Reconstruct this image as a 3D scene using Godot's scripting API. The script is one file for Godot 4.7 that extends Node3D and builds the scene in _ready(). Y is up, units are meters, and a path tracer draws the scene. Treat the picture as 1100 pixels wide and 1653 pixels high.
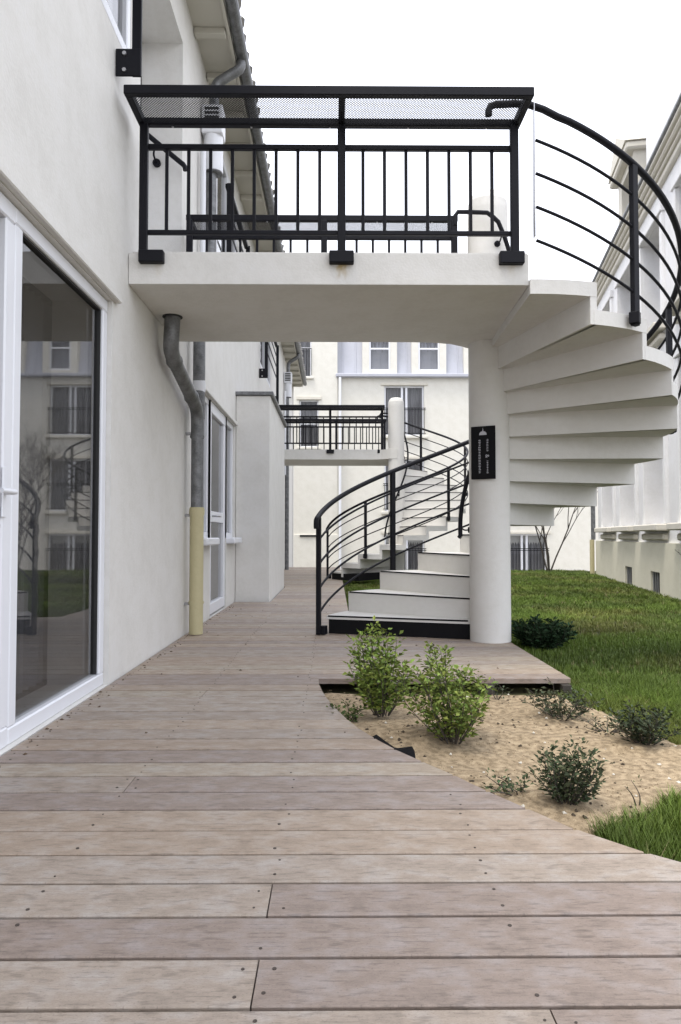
extends Node3D

# ---------------------------------------------------------------- helpers
var M := {}
var org := {}
var cache := {}
var used := {}
var rng := RandomNumberGenerator.new()

func lin(r: float, g: float, b: float) -> Color:
	return Color(r, g, b).linear_to_srgb()

func mat(key: String, c: Color, rough := 0.8, metal := 0.0) -> StandardMaterial3D:
	var m := StandardMaterial3D.new()
	m.albedo_color = c
	m.roughness = rough
	m.metallic = metal
	M[key] = m
	return m

func noise_image(w: int, h: int, freq: float, sd: int, oct := 4) -> Image:
	var n := FastNoiseLite.new()
	n.seed = sd
	n.frequency = freq
	n.fractal_octaves = oct
	return n.get_seamless_image(w, h)

# a grey mottling image between lo and hi out of two noises
func mottle(sd: int, f1: float, f2: float, lo: float, warm: Vector3) -> ImageTexture:
	var a := noise_image(512, 512, f1, sd)
	var b := noise_image(512, 512, f2, sd + 7)
	var im := Image.create_empty(512, 512, true, Image.FORMAT_RGB8)
	for y in 512:
		for x in 512:
			var t: float = 0.6 * a.get_pixel(x, y).r + 0.4 * b.get_pixel(x, y).r
			t = clampf((t - 0.5) * 1.6 + 0.5, 0, 1)
			var v := lerpf(lo, 1.0, t)
			im.set_pixel(x, y, Color(lerpf(v * warm.x, 1, t * t), lerpf(v * warm.y, 1, t * t), lerpf(v * warm.z, 1, t * t)))
	im.generate_mipmaps()
	return ImageTexture.create_from_image(im)

func bumps(sd: int, f: float, strength: float) -> ImageTexture:
	var a := noise_image(512, 512, f, sd, 3)
	a.convert(Image.FORMAT_RGBA8)
	a.bump_map_to_normal_map(strength)
	a.generate_mipmaps()
	return ImageTexture.create_from_image(a)

func triplanar(m: StandardMaterial3D, scale: float) -> void:
	m.uv1_triplanar = true
	m.uv1_world_triplanar = true
	m.uv1_scale = Vector3.ONE * scale

func ST() -> SurfaceTool:
	var s := SurfaceTool.new()
	s.begin(Mesh.PRIMITIVE_TRIANGLES)
	return s

# flat polygon (convex, 3 or 4 points); out tells which way it faces
func face(s: SurfaceTool, p: Array, out: Vector3) -> void:
	var n: Vector3 = (p[1] - p[0]).cross(p[2] - p[0])
	if n.length() < 1e-12 and p.size() > 3:
		n = (p[2] - p[0]).cross(p[3] - p[0])
	n = n.normalized()
	var q := p.duplicate()
	if n.dot(out) < 0:
		n = -n
	else:
		q.reverse()
	for i in range(1, q.size() - 1):
		for v in [q[0], q[i], q[i + 1]]:
			s.set_normal(n)
			s.add_vertex(v)

func box(s: SurfaceTool, c: Vector3, size: Vector3, b := Basis.IDENTITY, bev := 0.0) -> void:
	var h := size * 0.5
	if bev <= 0.0:
		for ax in 3:
			for sg in [-1.0, 1.0]:
				var n := Vector3.ZERO
				n[ax] = sg
				var u := Vector3.ZERO
				u[(ax + 1) % 3] = h[(ax + 1) % 3]
				var w := Vector3.ZERO
				w[(ax + 2) % 3] = h[(ax + 2) % 3]
				var o := n * h[ax]
				face(s, [c + b * (o + u + w), c + b * (o - u + w), c + b * (o - u - w), c + b * (o + u - w)], b * n)
		return
	bev = minf(bev, minf(h.x, minf(h.y, h.z)) * 0.9)
	for ax in 3:
		var a1 := (ax + 1) % 3
		var a2 := (ax + 2) % 3
		for sg in [-1.0, 1.0]:
			var n := Vector3.ZERO
			n[ax] = sg
			var pts := []
			for k in [[1, 1], [-1, 1], [-1, -1], [1, -1]]:
				var v := Vector3.ZERO
				v[ax] = sg * h[ax]
				v[a1] = k[0] * (h[a1] - bev)
				v[a2] = k[1] * (h[a2] - bev)
				pts.append(c + b * v)
			face(s, pts, b * n)
		for s1 in [-1.0, 1.0]:
			for s2 in [-1.0, 1.0]:
				var pts := []
				var n := Vector3.ZERO
				n[a1] = s1
				n[a2] = s2
				for k in [[1, 0], [-1, 0], [-1, 1], [1, 1]]:
					var v := Vector3.ZERO
					v[ax] = k[0] * (h[ax] - bev)
					v[a1] = s1 * (h[a1] - (0.0 if k[1] == 0 else bev))
					v[a2] = s2 * (h[a2] - (bev if k[1] == 0 else 0.0))
					pts.append(c + b * v)
				face(s, pts, b * n)
	for sx in [-1.0, 1.0]:
		for sy in [-1.0, 1.0]:
			for sz in [-1.0, 1.0]:
				face(s, [c + b * Vector3(sx * h.x, sy * (h.y - bev), sz * (h.z - bev)), c + b * Vector3(sx * (h.x - bev), sy * h.y, sz * (h.z - bev)), c + b * Vector3(sx * (h.x - bev), sy * (h.y - bev), sz * h.z)], b * Vector3(sx, sy, sz))

# straight bar of rectangular section from a to b
func bar(s: SurfaceTool, a: Vector3, e: Vector3, w: float, h: float, up := Vector3.UP) -> void:
	var d := e - a
	var z := d.normalized()
	if absf(z.dot(up)) > 0.98:
		up = Vector3.RIGHT
	var x := up.cross(z).normalized()
	var y := z.cross(x)
	box(s, (a + e) * 0.5, Vector3(w, h, d.length()), Basis(x, y, z), 0.003)

func tube(s: SurfaceTool, path: Array, radii, sides := 8, cap := true) -> void:
	var n := path.size()
	var rings := []
	var prev := Vector3.ZERO
	for i in n:
		var t: Vector3 = path[mini(i + 1, n - 1)] - path[maxi(i - 1, 0)]
		t = t.normalized()
		var x: Vector3
		if i == 0:
			x = t.cross(Vector3.UP if absf(t.y) < 0.9 else Vector3.RIGHT).normalized()
		else:
			x = (prev - t * prev.dot(t)).normalized()
		prev = x
		var y := t.cross(x)
		var r: float = radii[i] if radii is Array else radii
		var ring := []
		for k in sides:
			var a := TAU * k / sides
			var d := x * cos(a) + y * sin(a)
			ring.append([path[i] + d * r, d])
		rings.append(ring)
	for i in n - 1:
		for k in sides:
			var k2 := (k + 1) % sides
			var a = rings[i][k]
			var b = rings[i][k2]
			var c = rings[i + 1][k2]
			var d = rings[i + 1][k]
			for v in [a, c, b, a, d, c]:
				s.set_normal(v[1])
				s.add_vertex(v[0])
	if cap:
		for e in [0, n - 1]:
			var out: Vector3 = path[e] - path[1 if e == 0 else n - 2]
			for k in range(1, sides - 1):
				face(s, [rings[e][0][0], rings[e][k][0], rings[e][k + 1][0]], out)

# vertical prism over a polygon given in x, z
func prism(s: SurfaceTool, poly: PackedVector2Array, y0: float, y1: float, top := true, bottom := true) -> void:
	var tri := Geometry2D.triangulate_polygon(poly)
	for i in range(0, tri.size(), 3):
		var a := poly[tri[i]]
		var b := poly[tri[i + 1]]
		var c := poly[tri[i + 2]]
		if top:
			face(s, [Vector3(a.x, y1, a.y), Vector3(b.x, y1, b.y), Vector3(c.x, y1, c.y)], Vector3.UP)
		if bottom:
			face(s, [Vector3(a.x, y0, a.y), Vector3(b.x, y0, b.y), Vector3(c.x, y0, c.y)], Vector3.DOWN)
	var area := 0.0
	for i in poly.size():
		area += poly[i].cross(poly[(i + 1) % poly.size()])
	for i in poly.size():
		var a := poly[i]
		var b := poly[(i + 1) % poly.size()]
		var e := b - a
		var o := Vector2(e.y, -e.x) * signf(area)
		face(s, [Vector3(a.x, y0, a.y), Vector3(b.x, y0, b.y), Vector3(b.x, y1, b.y), Vector3(a.x, y1, a.y)], Vector3(o.x, 0, o.y))

# wall sheet with thickness and rectangular openings; holes are [u0, u1, v0, v1]
func panel(s: SurfaceTool, o: Vector3, u: Vector3, v: Vector3, n: Vector3, r: Array, holes: Array, th: float) -> void:
	var us := [r[0], r[1]]
	var vs := [r[2], r[3]]
	for h in holes:
		us.append_array([h[0], h[1]])
		vs.append_array([h[2], h[3]])
	us.sort()
	vs.sort()
	for i in us.size() - 1:
		for j in vs.size() - 1:
			if us[i + 1] - us[i] < 1e-5 or vs[j + 1] - vs[j] < 1e-5:
				continue
			var cu: float = (us[i] + us[i + 1]) * 0.5
			var cv: float = (vs[j] + vs[j + 1]) * 0.5
			if cu < r[0] or cu > r[1] or cv < r[2] or cv > r[3]:
				continue
			var solid := true
			for h in holes:
				if cu > h[0] and cu < h[1] and cv > h[2] and cv < h[3]:
					solid = false
			if not solid:
				continue
			var q := [o + u * us[i] + v * vs[j], o + u * us[i + 1] + v * vs[j], o + u * us[i + 1] + v * vs[j + 1], o + u * us[i] + v * vs[j + 1]]
			face(s, q, n)
			face(s, [q[0] - n * th, q[1] - n * th, q[2] - n * th, q[3] - n * th], -n)
	var rects := holes.duplicate()
	rects.append(r)
	for h in rects:
		var sg := 1.0 if h != r else -1.0
		var c := [o + u * h[0] + v * h[2], o + u * h[1] + v * h[2], o + u * h[1] + v * h[3], o + u * h[0] + v * h[3]]
		var mid: Vector3 = (c[0] + c[2]) * 0.5
		for k in 4:
			var a: Vector3 = c[k]
			var b: Vector3 = c[(k + 1) % 4]
			var dir := (mid - (a + b) * 0.5) * sg
			face(s, [a, b, b - n * th, a - n * th], dir)

func numbered(called: String) -> String:
	if not used.has(called):
		used[called] = 0
		return called
	used[called] += 1
	return "%s_%03d" % [called, used[called]]

func thing(called: String, at: Vector3, label: String, category: String, group := "") -> Node3D:
	var o := Node3D.new()
	o.name = numbered(called)
	add_child(o)
	o.position = at
	org[o] = at
	o.set_meta("label", label)
	o.set_meta("category", category)
	if group != "":
		o.set_meta("group", group)
	return o

func setting(called: String) -> Node3D:
	var o := Node3D.new()
	o.name = numbered(called)
	add_child(o)
	org[o] = Vector3.ZERO
	o.set_meta("kind", "structure")
	return o

func part(parent: Node3D, called: String, s: SurfaceTool, m: Material) -> MeshInstance3D:
	var o := MeshInstance3D.new()
	o.name = called
	s.set_material(m)
	o.mesh = s.commit()
	parent.add_child(o, true)
	o.position = -org[parent]
	org[o] = Vector3.ZERO
	return o

# a bevelled box part whose mesh is shared between parts of one size
func bpart(parent: Node3D, called: String, c: Vector3, size: Vector3, m: Material, bev := 0.003, b := Basis.IDENTITY) -> MeshInstance3D:
	var key := "%.4f_%.4f_%.4f_%.4f_%d" % [size.x, size.y, size.z, bev, m.get_instance_id()]
	if not cache.has(key):
		var s := ST()
		box(s, Vector3.ZERO, size, Basis.IDENTITY, bev)
		s.set_material(m)
		cache[key] = s.commit()
	var o := MeshInstance3D.new()
	o.name = called
	o.mesh = cache[key]
	parent.add_child(o, true)
	o.transform = Transform3D(b, c - org[parent])
	org[o] = c
	return o

func dense(path: Array, n := 6) -> Array:   # smooth a path through its points
	var c := Curve3D.new()
	for i in path.size():
		var t: Vector3 = (path[mini(i + 1, path.size() - 1)] - path[maxi(i - 1, 0)]) * 0.17
		c.add_point(path[i], -t, t)
	c.bake_interval = 0.02
	var out := []
	var L := c.get_baked_length()
	var k := maxi(2, path.size() * n)
	for i in k + 1:
		out.append(c.sample_baked(L * i / k))
	return out

# ---------------------------------------------------------------- materials
func make_materials() -> void:
	var fine := bumps(11, 0.09, 1.2)
	var coarse := mottle(3, 0.004, 0.03, 0.965, Vector3(1, 0.998, 0.99))
	for a in [["stucco", lin(0.67, 0.657, 0.63)], ["plinth", lin(0.68, 0.65, 0.53)], ["stone", lin(0.62, 0.59, 0.52)], ["far_wall", lin(0.68, 0.66, 0.60)], ["pale_wall", lin(0.76, 0.755, 0.76)]]:
		var m := mat(a[0], a[1], 0.92)
		m.albedo_texture = coarse
		m.normal_enabled = true
		m.normal_texture = fine
		m.normal_scale = 0.35
		triplanar(m, 1.1)
	M["stucco_marked"] = M.stucco.duplicate()   # the same paint, with rust marks
	M.stucco_marked.vertex_color_use_as_albedo = true
	mat("black", lin(0.006, 0.006, 0.009), 0.55).metallic_specular = 0.3
	mat("plinth_black", lin(0.008, 0.008, 0.009), 0.75).metallic_specular = 0.25
	mat("pvc", lin(0.72, 0.73, 0.76), 0.35)
	mat("rubber", lin(0.02, 0.02, 0.02), 0.7)
	mat("steel", lin(0.45, 0.45, 0.46), 0.35, 0.9)
	mat("bolt", lin(0.35, 0.35, 0.36), 0.4, 0.6)
	var z := mat("zinc", lin(0.22, 0.225, 0.23), 0.5, 0.45)
	z.albedo_texture = mottle(21, 0.01, 0.05, 0.7, Vector3(1, 1, 1))
	triplanar(z, 2.0)
	var zm := mat("mansard", lin(0.42, 0.43, 0.48), 0.55, 0.1)
	zm.albedo_texture = coarse
	triplanar(zm, 0.5)
	var by := mat("beige_pipe", lin(0.50, 0.45, 0.27), 0.6)
	by.albedo_texture = coarse
	triplanar(by, 3.0)
	mat("soffit", lin(0.50, 0.48, 0.42), 0.85)
	mat("tile", lin(0.20, 0.19, 0.175), 0.9)
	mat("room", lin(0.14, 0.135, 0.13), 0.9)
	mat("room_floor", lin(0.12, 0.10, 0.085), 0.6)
	mat("curtain", lin(0.34, 0.34, 0.36), 0.9)
	mat("lace", lin(0.7, 0.7, 0.68), 0.9)
	var g := mat("glass", Color(0.06, 0.065, 0.06, 0.35), 0.02)
	g.transparency = BaseMaterial3D.TRANSPARENCY_ALPHA
	g.metallic_specular = 0.5
	mat("bark", lin(0.07, 0.06, 0.05), 0.9)
	mat("litter", lin(0.10, 0.065, 0.04), 0.9)
	mat("soil", lin(0.06, 0.045, 0.03), 0.95)
	mat("paving", lin(0.30, 0.29, 0.27), 0.9)
	mat("joist", lin(0.05, 0.042, 0.035), 0.9)
	mat("screw", lin(0.07, 0.055, 0.045), 0.7, 0.2)
	mat("leaf_green", lin(0.13, 0.19, 0.045), 0.7)
	mat("leaf_dark", lin(0.055, 0.075, 0.035), 0.75)
	mat("leaf_deep", lin(0.03, 0.055, 0.022), 0.75)
	for k in ["leaf_green", "leaf_dark", "leaf_deep"]:
		M[k].vertex_color_use_as_albedo = true
		M[k].backlight = M[k].albedo_color * 0.5
		M[k].albedo_color = Color.WHITE
		M[k].metallic_specular = 0.25
	var gr := mat("grass", Color.WHITE, 0.65)
	gr.vertex_color_use_as_albedo = true
	gr.backlight = Color(0.35, 0.5, 0.15)
	# lawn soil between the blades
	var lw := mat("lawn", lin(0.075, 0.085, 0.03), 0.95)
	lw.albedo_texture = mottle(31, 0.02, 0.12, 0.5, Vector3(1, 0.9, 0.7))
	triplanar(lw, 0.7)
	# sand
	var sd := mat("sand", lin(0.44, 0.35, 0.235), 0.95)
	sd.albedo_texture = mottle(41, 0.03, 0.2, 0.62, Vector3(0.98, 0.95, 0.9))
	sd.normal_enabled = true
	sd.normal_texture = bumps(43, 0.16, 4.0)
	sd.normal_scale = 0.2
	triplanar(sd, 1.6)
	wood()

func wood() -> void:
	var W := 1024
	var H := 512
	var grain := FastNoiseLite.new()
	grain.seed = 5
	grain.frequency = 1.0
	grain.fractal_octaves = 3
	var patch := FastNoiseLite.new()
	patch.seed = 9
	patch.frequency = 1.0
	patch.fractal_octaves = 3
	var im := Image.create_empty(W, H, true, Image.FORMAT_RGB8)
	var hm := Image.create_empty(W, H, true, Image.FORMAT_RGBA8)
	var base := Vector3(0.342, 0.281, 0.226)
	for y in H:
		for x in W:
			# mirrored so that the repeats join without a seam
			var u := 1.0 - absf(2.0 * float(x) / W - 1.0)
			var v := 1.0 - absf(2.0 * float(y) / H - 1.0)
			var warp := patch.get_noise_2d(u * 6.0, v * 5.0) * 0.02
			var a := grain.get_noise_2d(u * 9.0, (v + warp) * 70.0)
			var b := grain.get_noise_2d(u * 60.0 + 50.0, (v + warp) * 230.0)
			var p := patch.get_noise_2d(u * 6.0 + 20.0, v * 4.0)
			var q := patch.get_noise_2d(u * 26.0, v * 16.0 + 9.0)
			var f := grain.get_noise_2d(u * 240.0 + 5.0, v * 170.0)
			var t := 1.0 + 0.10 * a + 0.13 * b + 0.26 * p + 0.11 * q + 0.09 * f
			var c := base * t
			# grey weathering in patches, dark rubbed streaks
			var grey := clampf(p * 1.5 + q * 0.3 + 0.2, 0, 1)
			c = c.lerp(Vector3.ONE * (c.x + c.y + c.z) / 3.0 * 1.02, grey * 0.35)
			var streak := clampf((patch.get_noise_2d(u * 9.0 + 70.0, v * 22.0) - 0.24) * 3.5, 0, 1)
			c *= 1.0 - 0.26 * streak
			if grain.get_noise_2d(u * 130.0 + 13.0, v * 60.0) > 0.5:
				c *= 0.74
			var k := Color(c.x, c.y, c.z).linear_to_srgb()
			im.set_pixel(x, y, k)
			var hh := clampf(0.5 + 0.4 * a + 0.35 * b, 0, 1)
			hm.set_pixel(x, y, Color(hh, hh, hh))
	im.generate_mipmaps()
	hm.bump_map_to_normal_map(2.0)
	hm.generate_mipmaps()
	var tx := ImageTexture.create_from_image(im)
	var nx := ImageTexture.create_from_image(hm)
	var tints := [Color(1, 1, 1), Color(0.955, 0.95, 0.95), Color(1.0, 0.98, 0.955), Color(0.90, 0.885, 0.895), Color(1.0, 1.0, 0.98), Color(0.97, 0.945, 0.92)]
	for i in tints.size():
		var m := mat("board%d" % i, tints[i], 0.58)
		m.albedo_texture = tx
		m.normal_enabled = true
		m.normal_texture = nx
		m.normal_scale = 0.3

# ---------------------------------------------------------------- deck
const EDGE := [[-2.0, 2.6], [1.0, 2.4], [1.25, 1.75], [1.5, 1.20], [1.737, 0.853], [1.96, 0.652], [2.18, 0.515], [2.43, 0.378], [2.643, 0.245], [2.895, 0.127], [3.1, 0.060], [3.316, 0.005], [3.6, -0.053], [3.90, -0.088]]

func deck_right(s: float) -> float:
	if s > 6.95:
		return 0.15
	if s > 3.925:
		return 1.33
	for i in EDGE.size() - 1:
		if s <= EDGE[i + 1][0]:
			return lerpf(EDGE[i][1], EDGE[i + 1][1], (s - EDGE[i][0]) / (EDGE[i + 1][0] - EDGE[i][0]))
	return -0.088

func deck_left(s: float) -> float:
	return -0.775 if s > 8.68 and s < 11.22 else -1.212

func make_deck() -> void:
	var deck := setting("deck")
	var joists := [-1.17, -0.66, -0.142, 0.365, 0.87, 1.3, 1.85, 2.3]
	var pitch := 0.1455
	var screws := ST()
	var s0 := 1.371 - pitch * 15
	var row := 0
	var s := s0
	rng.seed = 77
	while s < 18.2:
		var a := s + 0.0045
		var b := s + pitch - 0.0045 - rng.randf_range(0, 0.002)
		var mid := (a + b) * 0.5
		var xl := deck_left(mid)
		var ra := deck_right(a)
		var rb := deck_right(b)
		if (a < 3.925 and b > 3.925) or (a < 6.95 and b > 6.95):
			rb = ra if a < 3.8 else minf(ra, rb)
			if a < 3.925:
				rb = deck_right(3.9)
				ra = deck_right(minf(a, 3.9))
		var rmax := maxf(ra, rb)
		var cuts := []
		# butt joints over a joist
		if absf(mid - 1.586) < 0.08 or absf(mid - 1.294) < 0.05:
			cuts.append(-0.142)
		elif mid > 1.7 and rng.randf() < 0.22:
			cuts.append([-0.66, -0.142, 0.365][rng.randi() % 3])
		elif mid < 1.2 and rng.randf() < 0.5:
			cuts.append(0.365)
		var xs := [xl]
		for c in cuts:
			if c < minf(ra, rb) - 0.25 and c > xl + 0.25:
				xs.append(c)
		xs.append(rmax)
		for i in xs.size() - 1:
			var p: float = xs[i] + (0.0015 if i > 0 else 0.0)
			var last: bool = i == xs.size() - 2
			var e0: float = ra if last else xs[i + 1] - 0.0015
			var e1: float = rb if last else xs[i + 1] - 0.0015
			var tilt := rng.randf_range(-0.0008, 0.0008)
			board(deck, p, e0, e1, a, b, tilt)
		if mid < 6.5:
			for j in joists:
				if j < minf(ra, rb) - 0.04:
					for zz in [a + 0.03, b - 0.03]:
						var offs := [0.0]
						if xs.has(j) and j != xl:
							offs = [-0.022, 0.022]
						for of in offs:
							if rng.randf() < 0.8:
								screw(screws, j + of + rng.randf_range(-0.012, 0.012), zz + rng.randf_range(-0.006, 0.006), rng.randf_range(0.0026, 0.0046))
		row += 1
		s += pitch
	# dead leaves and crumbs caught along the wall and blown about the boards
	var lit := ST()
	for k in 150:
		var ls := rng.randf_range(2.4, 9.5)
		var lx := -1.2 + absf(rng.randfn(0.0, 0.035))
		if k > 95:
			lx = rng.randf_range(-1.1, 1.2)
		if ls > 8.5 or lx > minf(deck_right(ls) - 0.05, 1.2):
			continue
		lump(lit, Vector3(lx, 0.001, -ls), rng.randf_range(0.003, 0.011))
	part(deck, "leaf_litter", lit, M.litter).set_meta("kind", "stuff")
	var sc := part(deck, "screw_heads", screws, M.screw)
	sc.set_meta("kind", "stuff")
	# joists under the boards
	for j in joists:
		var lo := -2.0
		var hi := 18.2
		if j > 0.15:
			hi = 6.9
		bpart(deck, "joist", Vector3(j if j > -1.1 else -1.17, -0.058, -(lo + hi) * 0.5) if j < 0.15 else Vector3(j, -0.058, -(3.96 + hi) * 0.5) , Vector3(0.05, 0.05, (hi - lo) if j < 0.15 else (hi - 3.96)), M.joist, 0.0) if j < 1.32 else null

func screw(s: SurfaceTool, x: float, z: float, r: float) -> void:
	var c := Vector3(x, 0.0012, -z)
	for k in 8:
		var a0 := TAU * k / 8
		var a1 := TAU * (k + 1) / 8
		var p0 := c + Vector3(cos(a0), 0, sin(a0)) * r
		var p1 := c + Vector3(cos(a1), 0, sin(a1)) * r
		face(s, [c - Vector3(0, 0.0006, 0), p0, p1], Vector3.UP)
		face(s, [p0, p1, p1 + Vector3(0, -0.004, 0), p0 + Vector3(0, -0.004, 0)], p0 - c)

func board(deck: Node3D, x0: float, xa: float, xb: float, a: float, b: float, tilt: float) -> void:
	# x0..xa along the near edge (depth a), x0..xb along the far edge (depth b)
	var s := ST()
	var off := Vector2(rng.randf() * 4.0, rng.randf())
	var bev := 0.0022
	var th := 0.028
	# cross section from near to far
	var prof := [[a, -th], [a, -bev], [a + bev * 0.4, -bev * 0.4], [a + bev, 0.0], [b - bev, 0.0], [b - bev * 0.4, -bev * 0.4], [b, -bev], [b, -th]]
	var nseg := 1
	for i in prof.size():
		var p = prof[i]
		var q = prof[(i + 1) % prof.size()]
		var L := []
		for pq in [p, q]:
			var t: float = (pq[0] - a) / (b - a)
			var y: float = pq[1] + (tilt * (t - 0.5) * 2.0 if pq[1] > -0.02 else 0.0)
			L.append([Vector3(x0, y, -pq[0]), Vector3(lerpf(xa, xb, t), y, -pq[0])])
		quad_uv(s, [L[0][0], L[0][1], L[1][1], L[1][0]], off)
	for e in [0, 1]:
		var pts := []
		for p in prof:
			var t: float = (p[0] - a) / (b - a)
			pts.append(Vector3(x0 if e == 0 else lerpf(xa, xb, t), p[1], -p[0]))
		for i in range(1, pts.size() - 1):
			tri_uv(s, [pts[0], pts[i], pts[i + 1]], off, Vector3(-1 if e == 0 else 1, 0, 0))
	var o := part(deck, "board", s, M["board%d" % (rng.randi() % 6)])

func tri_uv(s: SurfaceTool, p: Array, off: Vector2, out: Vector3) -> void:
	var n: Vector3 = (p[1] - p[0]).cross(p[2] - p[0]).normalized()
	var q := p.duplicate()
	if n.dot(out) < 0:
		n = -n
	else:
		q.reverse()
	for v in q:
		s.set_normal(n)
		s.set_tangent(Plane(1, 0, 0, 1))
		s.set_uv(Vector2(v.x / 1.6, (-v.z - v.y) / 0.62) + off)
		s.add_vertex(v)

func quad_uv(s: SurfaceTool, p: Array, off: Vector2) -> void:
	var n: Vector3 = (p[1] - p[0]).cross(p[2] - p[0])
	var out := Vector3.UP if absf(n.normalized().y) > 0.1 else Vector3(0, 0, n.z)
	if absf(n.normalized().y) > 0.99 and p[0].y < -0.02:
		out = Vector3.DOWN
	tri_uv(s, [p[0], p[1], p[2]], off, out)
	tri_uv(s, [p[0], p[2], p[3]], off, out)

# ---------------------------------------------------------------- ground
func sand_edge(x: float, z: float) -> bool:   # inside the sandy bed
	var s := -z
	if s > 3.95 + 0.05 * sin(x * 9.0) or s < 1.7:
		return false
	if x < deck_right(s) - 0.08:
		return false
	var wob := 0.05 * sin(x * 7.0 + s * 5.0) + 0.03 * sin(x * 17.0)
	# lawn edge behind on the right
	var far_s := 3.95
	if x > 1.22:
		far_s = lerpf(3.78, 2.95, clampf((x - 1.22) / 0.22, 0, 1))
	if x > 1.44:
		far_s = 2.88
	if s > far_s + wob:
		return false
	# grass in front on the right
	var near_s := lerpf(1.98, 2.33, clampf((x - 0.62) / 0.45, 0, 1))
	if x > 0.55 and s < near_s + wob * 0.6:
		return false
	if x > 2.3:
		return false
	return true

func make_ground() -> void:
	var g := setting("ground")
	var s := ST()
	face(s, [Vector3(-200, -1.35, 60), Vector3(200, -1.35, 60), Vector3(200, -1.35, -300), Vector3(-200, -1.35, -300)], Vector3.UP)
	part(g, "paving", s, M.paving)
	var l := setting("lawn")
	s = ST()
	box(s, Vector3(2.5, -0.71, -7.5), Vector3(17, 1.24, 21.2), Basis.IDENTITY, 0.04)
	part(l, "turf", s, M.lawn)
	# sandy bed: a bumpy sheet
	var bed := setting("planting_bed")
	s = ST()
	var fn := FastNoiseLite.new()
	fn.seed = 8
	fn.frequency = 1.6
	fn.fractal_octaves = 5
	var step := 0.02
	var x := -0.3
	var pts := {}
	var nx := 138
	var nz := 120
	for i in nx + 1:
		for j in nz + 1:
			var px := -0.35 + i * step
			var pz := -(1.65 + j * step)
			var y := -0.062 + fn.get_noise_2d(px, pz) * 0.028 + fn.get_noise_2d(px * 6.0, pz * 6.0) * 0.0025
			y += 0.035 * exp(-((px - 0.30) ** 2 + (pz + 3.05) ** 2) / 0.06)
			if not sand_edge(px, pz):
				y -= 0.06
			if -pz > 3.85 or px < deck_right(-pz) + 0.02:
				y = minf(y, -0.075)
			pts[Vector2i(i, j)] = Vector3(px, y, pz)
	for i in nx:
		for j in nz:
			var q := [pts[Vector2i(i, j)], pts[Vector2i(i + 1, j)], pts[Vector2i(i + 1, j + 1)], pts[Vector2i(i, j + 1)]]
			var c: Vector3 = (q[0] + q[2]) * 0.5
			for t in [[0, 1, 2], [0, 2, 3]]:
				s.set_smooth_group(0)
				var n: Vector3 = (q[t[1]] - q[t[0]]).cross(q[t[2]] - q[t[0]])
				var tt: Array = t if n.y < 0 else [t[0], t[2], t[1]]
				for k in tt:
					s.add_vertex(q[k])
	s.index()
	s.generate_normals()
	part(bed, "sand", s, M.sand)
	# crumbs of soil, leaf scraps and pale pebbles on the sand
	rng.seed = 12
	for kind in [["soil_crumbs", 230, M.soil, 0.003, 0.012], ["sand_crumbs", 1500, M.sand, 0.002, 0.006], ["pebbles", 60, M.stone, 0.004, 0.011]]:
		s = ST()
		var n := 0
		while n < kind[1]:
			var px := rng.randf_range(-0.05, 1.9)
			var pz := -rng.randf_range(1.9, 3.9)
			if not sand_edge(px, pz) or px < deck_right(-pz) + 0.03:
				continue
			if kind[0] == "soil_crumbs" and fn.get_noise_2d(px * 1.7 + 9.0, pz * 1.7) < 0.1 and rng.randf() < 0.88:
				continue
			n += 1
			var py := -0.062 + fn.get_noise_2d(px, pz) * 0.028 + fn.get_noise_2d(px * 6.0, pz * 6.0) * 0.0025 + 0.035 * exp(-((px - 0.30) ** 2 + (pz + 3.05) ** 2) / 0.06)
			var r := rng.randf_range(kind[3], kind[4])
			lump(s, Vector3(px, py + r * 0.2, pz), r)
		var o := part(bed, kind[0], s, kind[2])
		o.set_meta("kind", "stuff")
	# a scrap of black ground sheet showing at the deck edge
	s = ST()
	var strip := []
	for k in 9:
		var ss := 2.62 + k * 0.035
		var xr := deck_right(ss)
		strip.append([Vector3(xr + 0.01, -0.035 - 0.012 * sin(k * 1.3), -ss), Vector3(xr + 0.045 + 0.05 * sin(k * 0.39), -0.02 - 0.018 * cos(k * 1.1), -ss)])
	for k in 8:
		face(s, [strip[k][0], strip[k][1], strip[k + 1][1]], Vector3.UP)
		face(s, [strip[k][0], strip[k + 1][1], strip[k + 1][0]], Vector3.UP)
	part(bed, "ground_sheet", s, M.plinth_black)

func lump(s: SurfaceTool, c: Vector3, r: float) -> void:
	var v := []
	for d in [Vector3(1, 0, 0), Vector3(0, 0, 1), Vector3(-1, 0, 0), Vector3(0, 0, -1)]:
		v.append(c + d.rotated(Vector3.UP, rng.randf() * 1.2) * r * rng.randf_range(0.6, 1.2))
	var t := c + Vector3(rng.randf_range(-0.3, 0.3), rng.randf_range(0.4, 0.8), rng.randf_range(-0.3, 0.3)) * r
	var bt := c - Vector3(0, r * 0.5, 0)
	for k in 4:
		face(s, [v[k], v[(k + 1) % 4], t], (v[k] + v[(k + 1) % 4]) * 0.5 - c + Vector3.UP * r)
		face(s, [v[k], v[(k + 1) % 4], bt], (v[k] + v[(k + 1) % 4]) * 0.5 - c + Vector3.DOWN * r)

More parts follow.
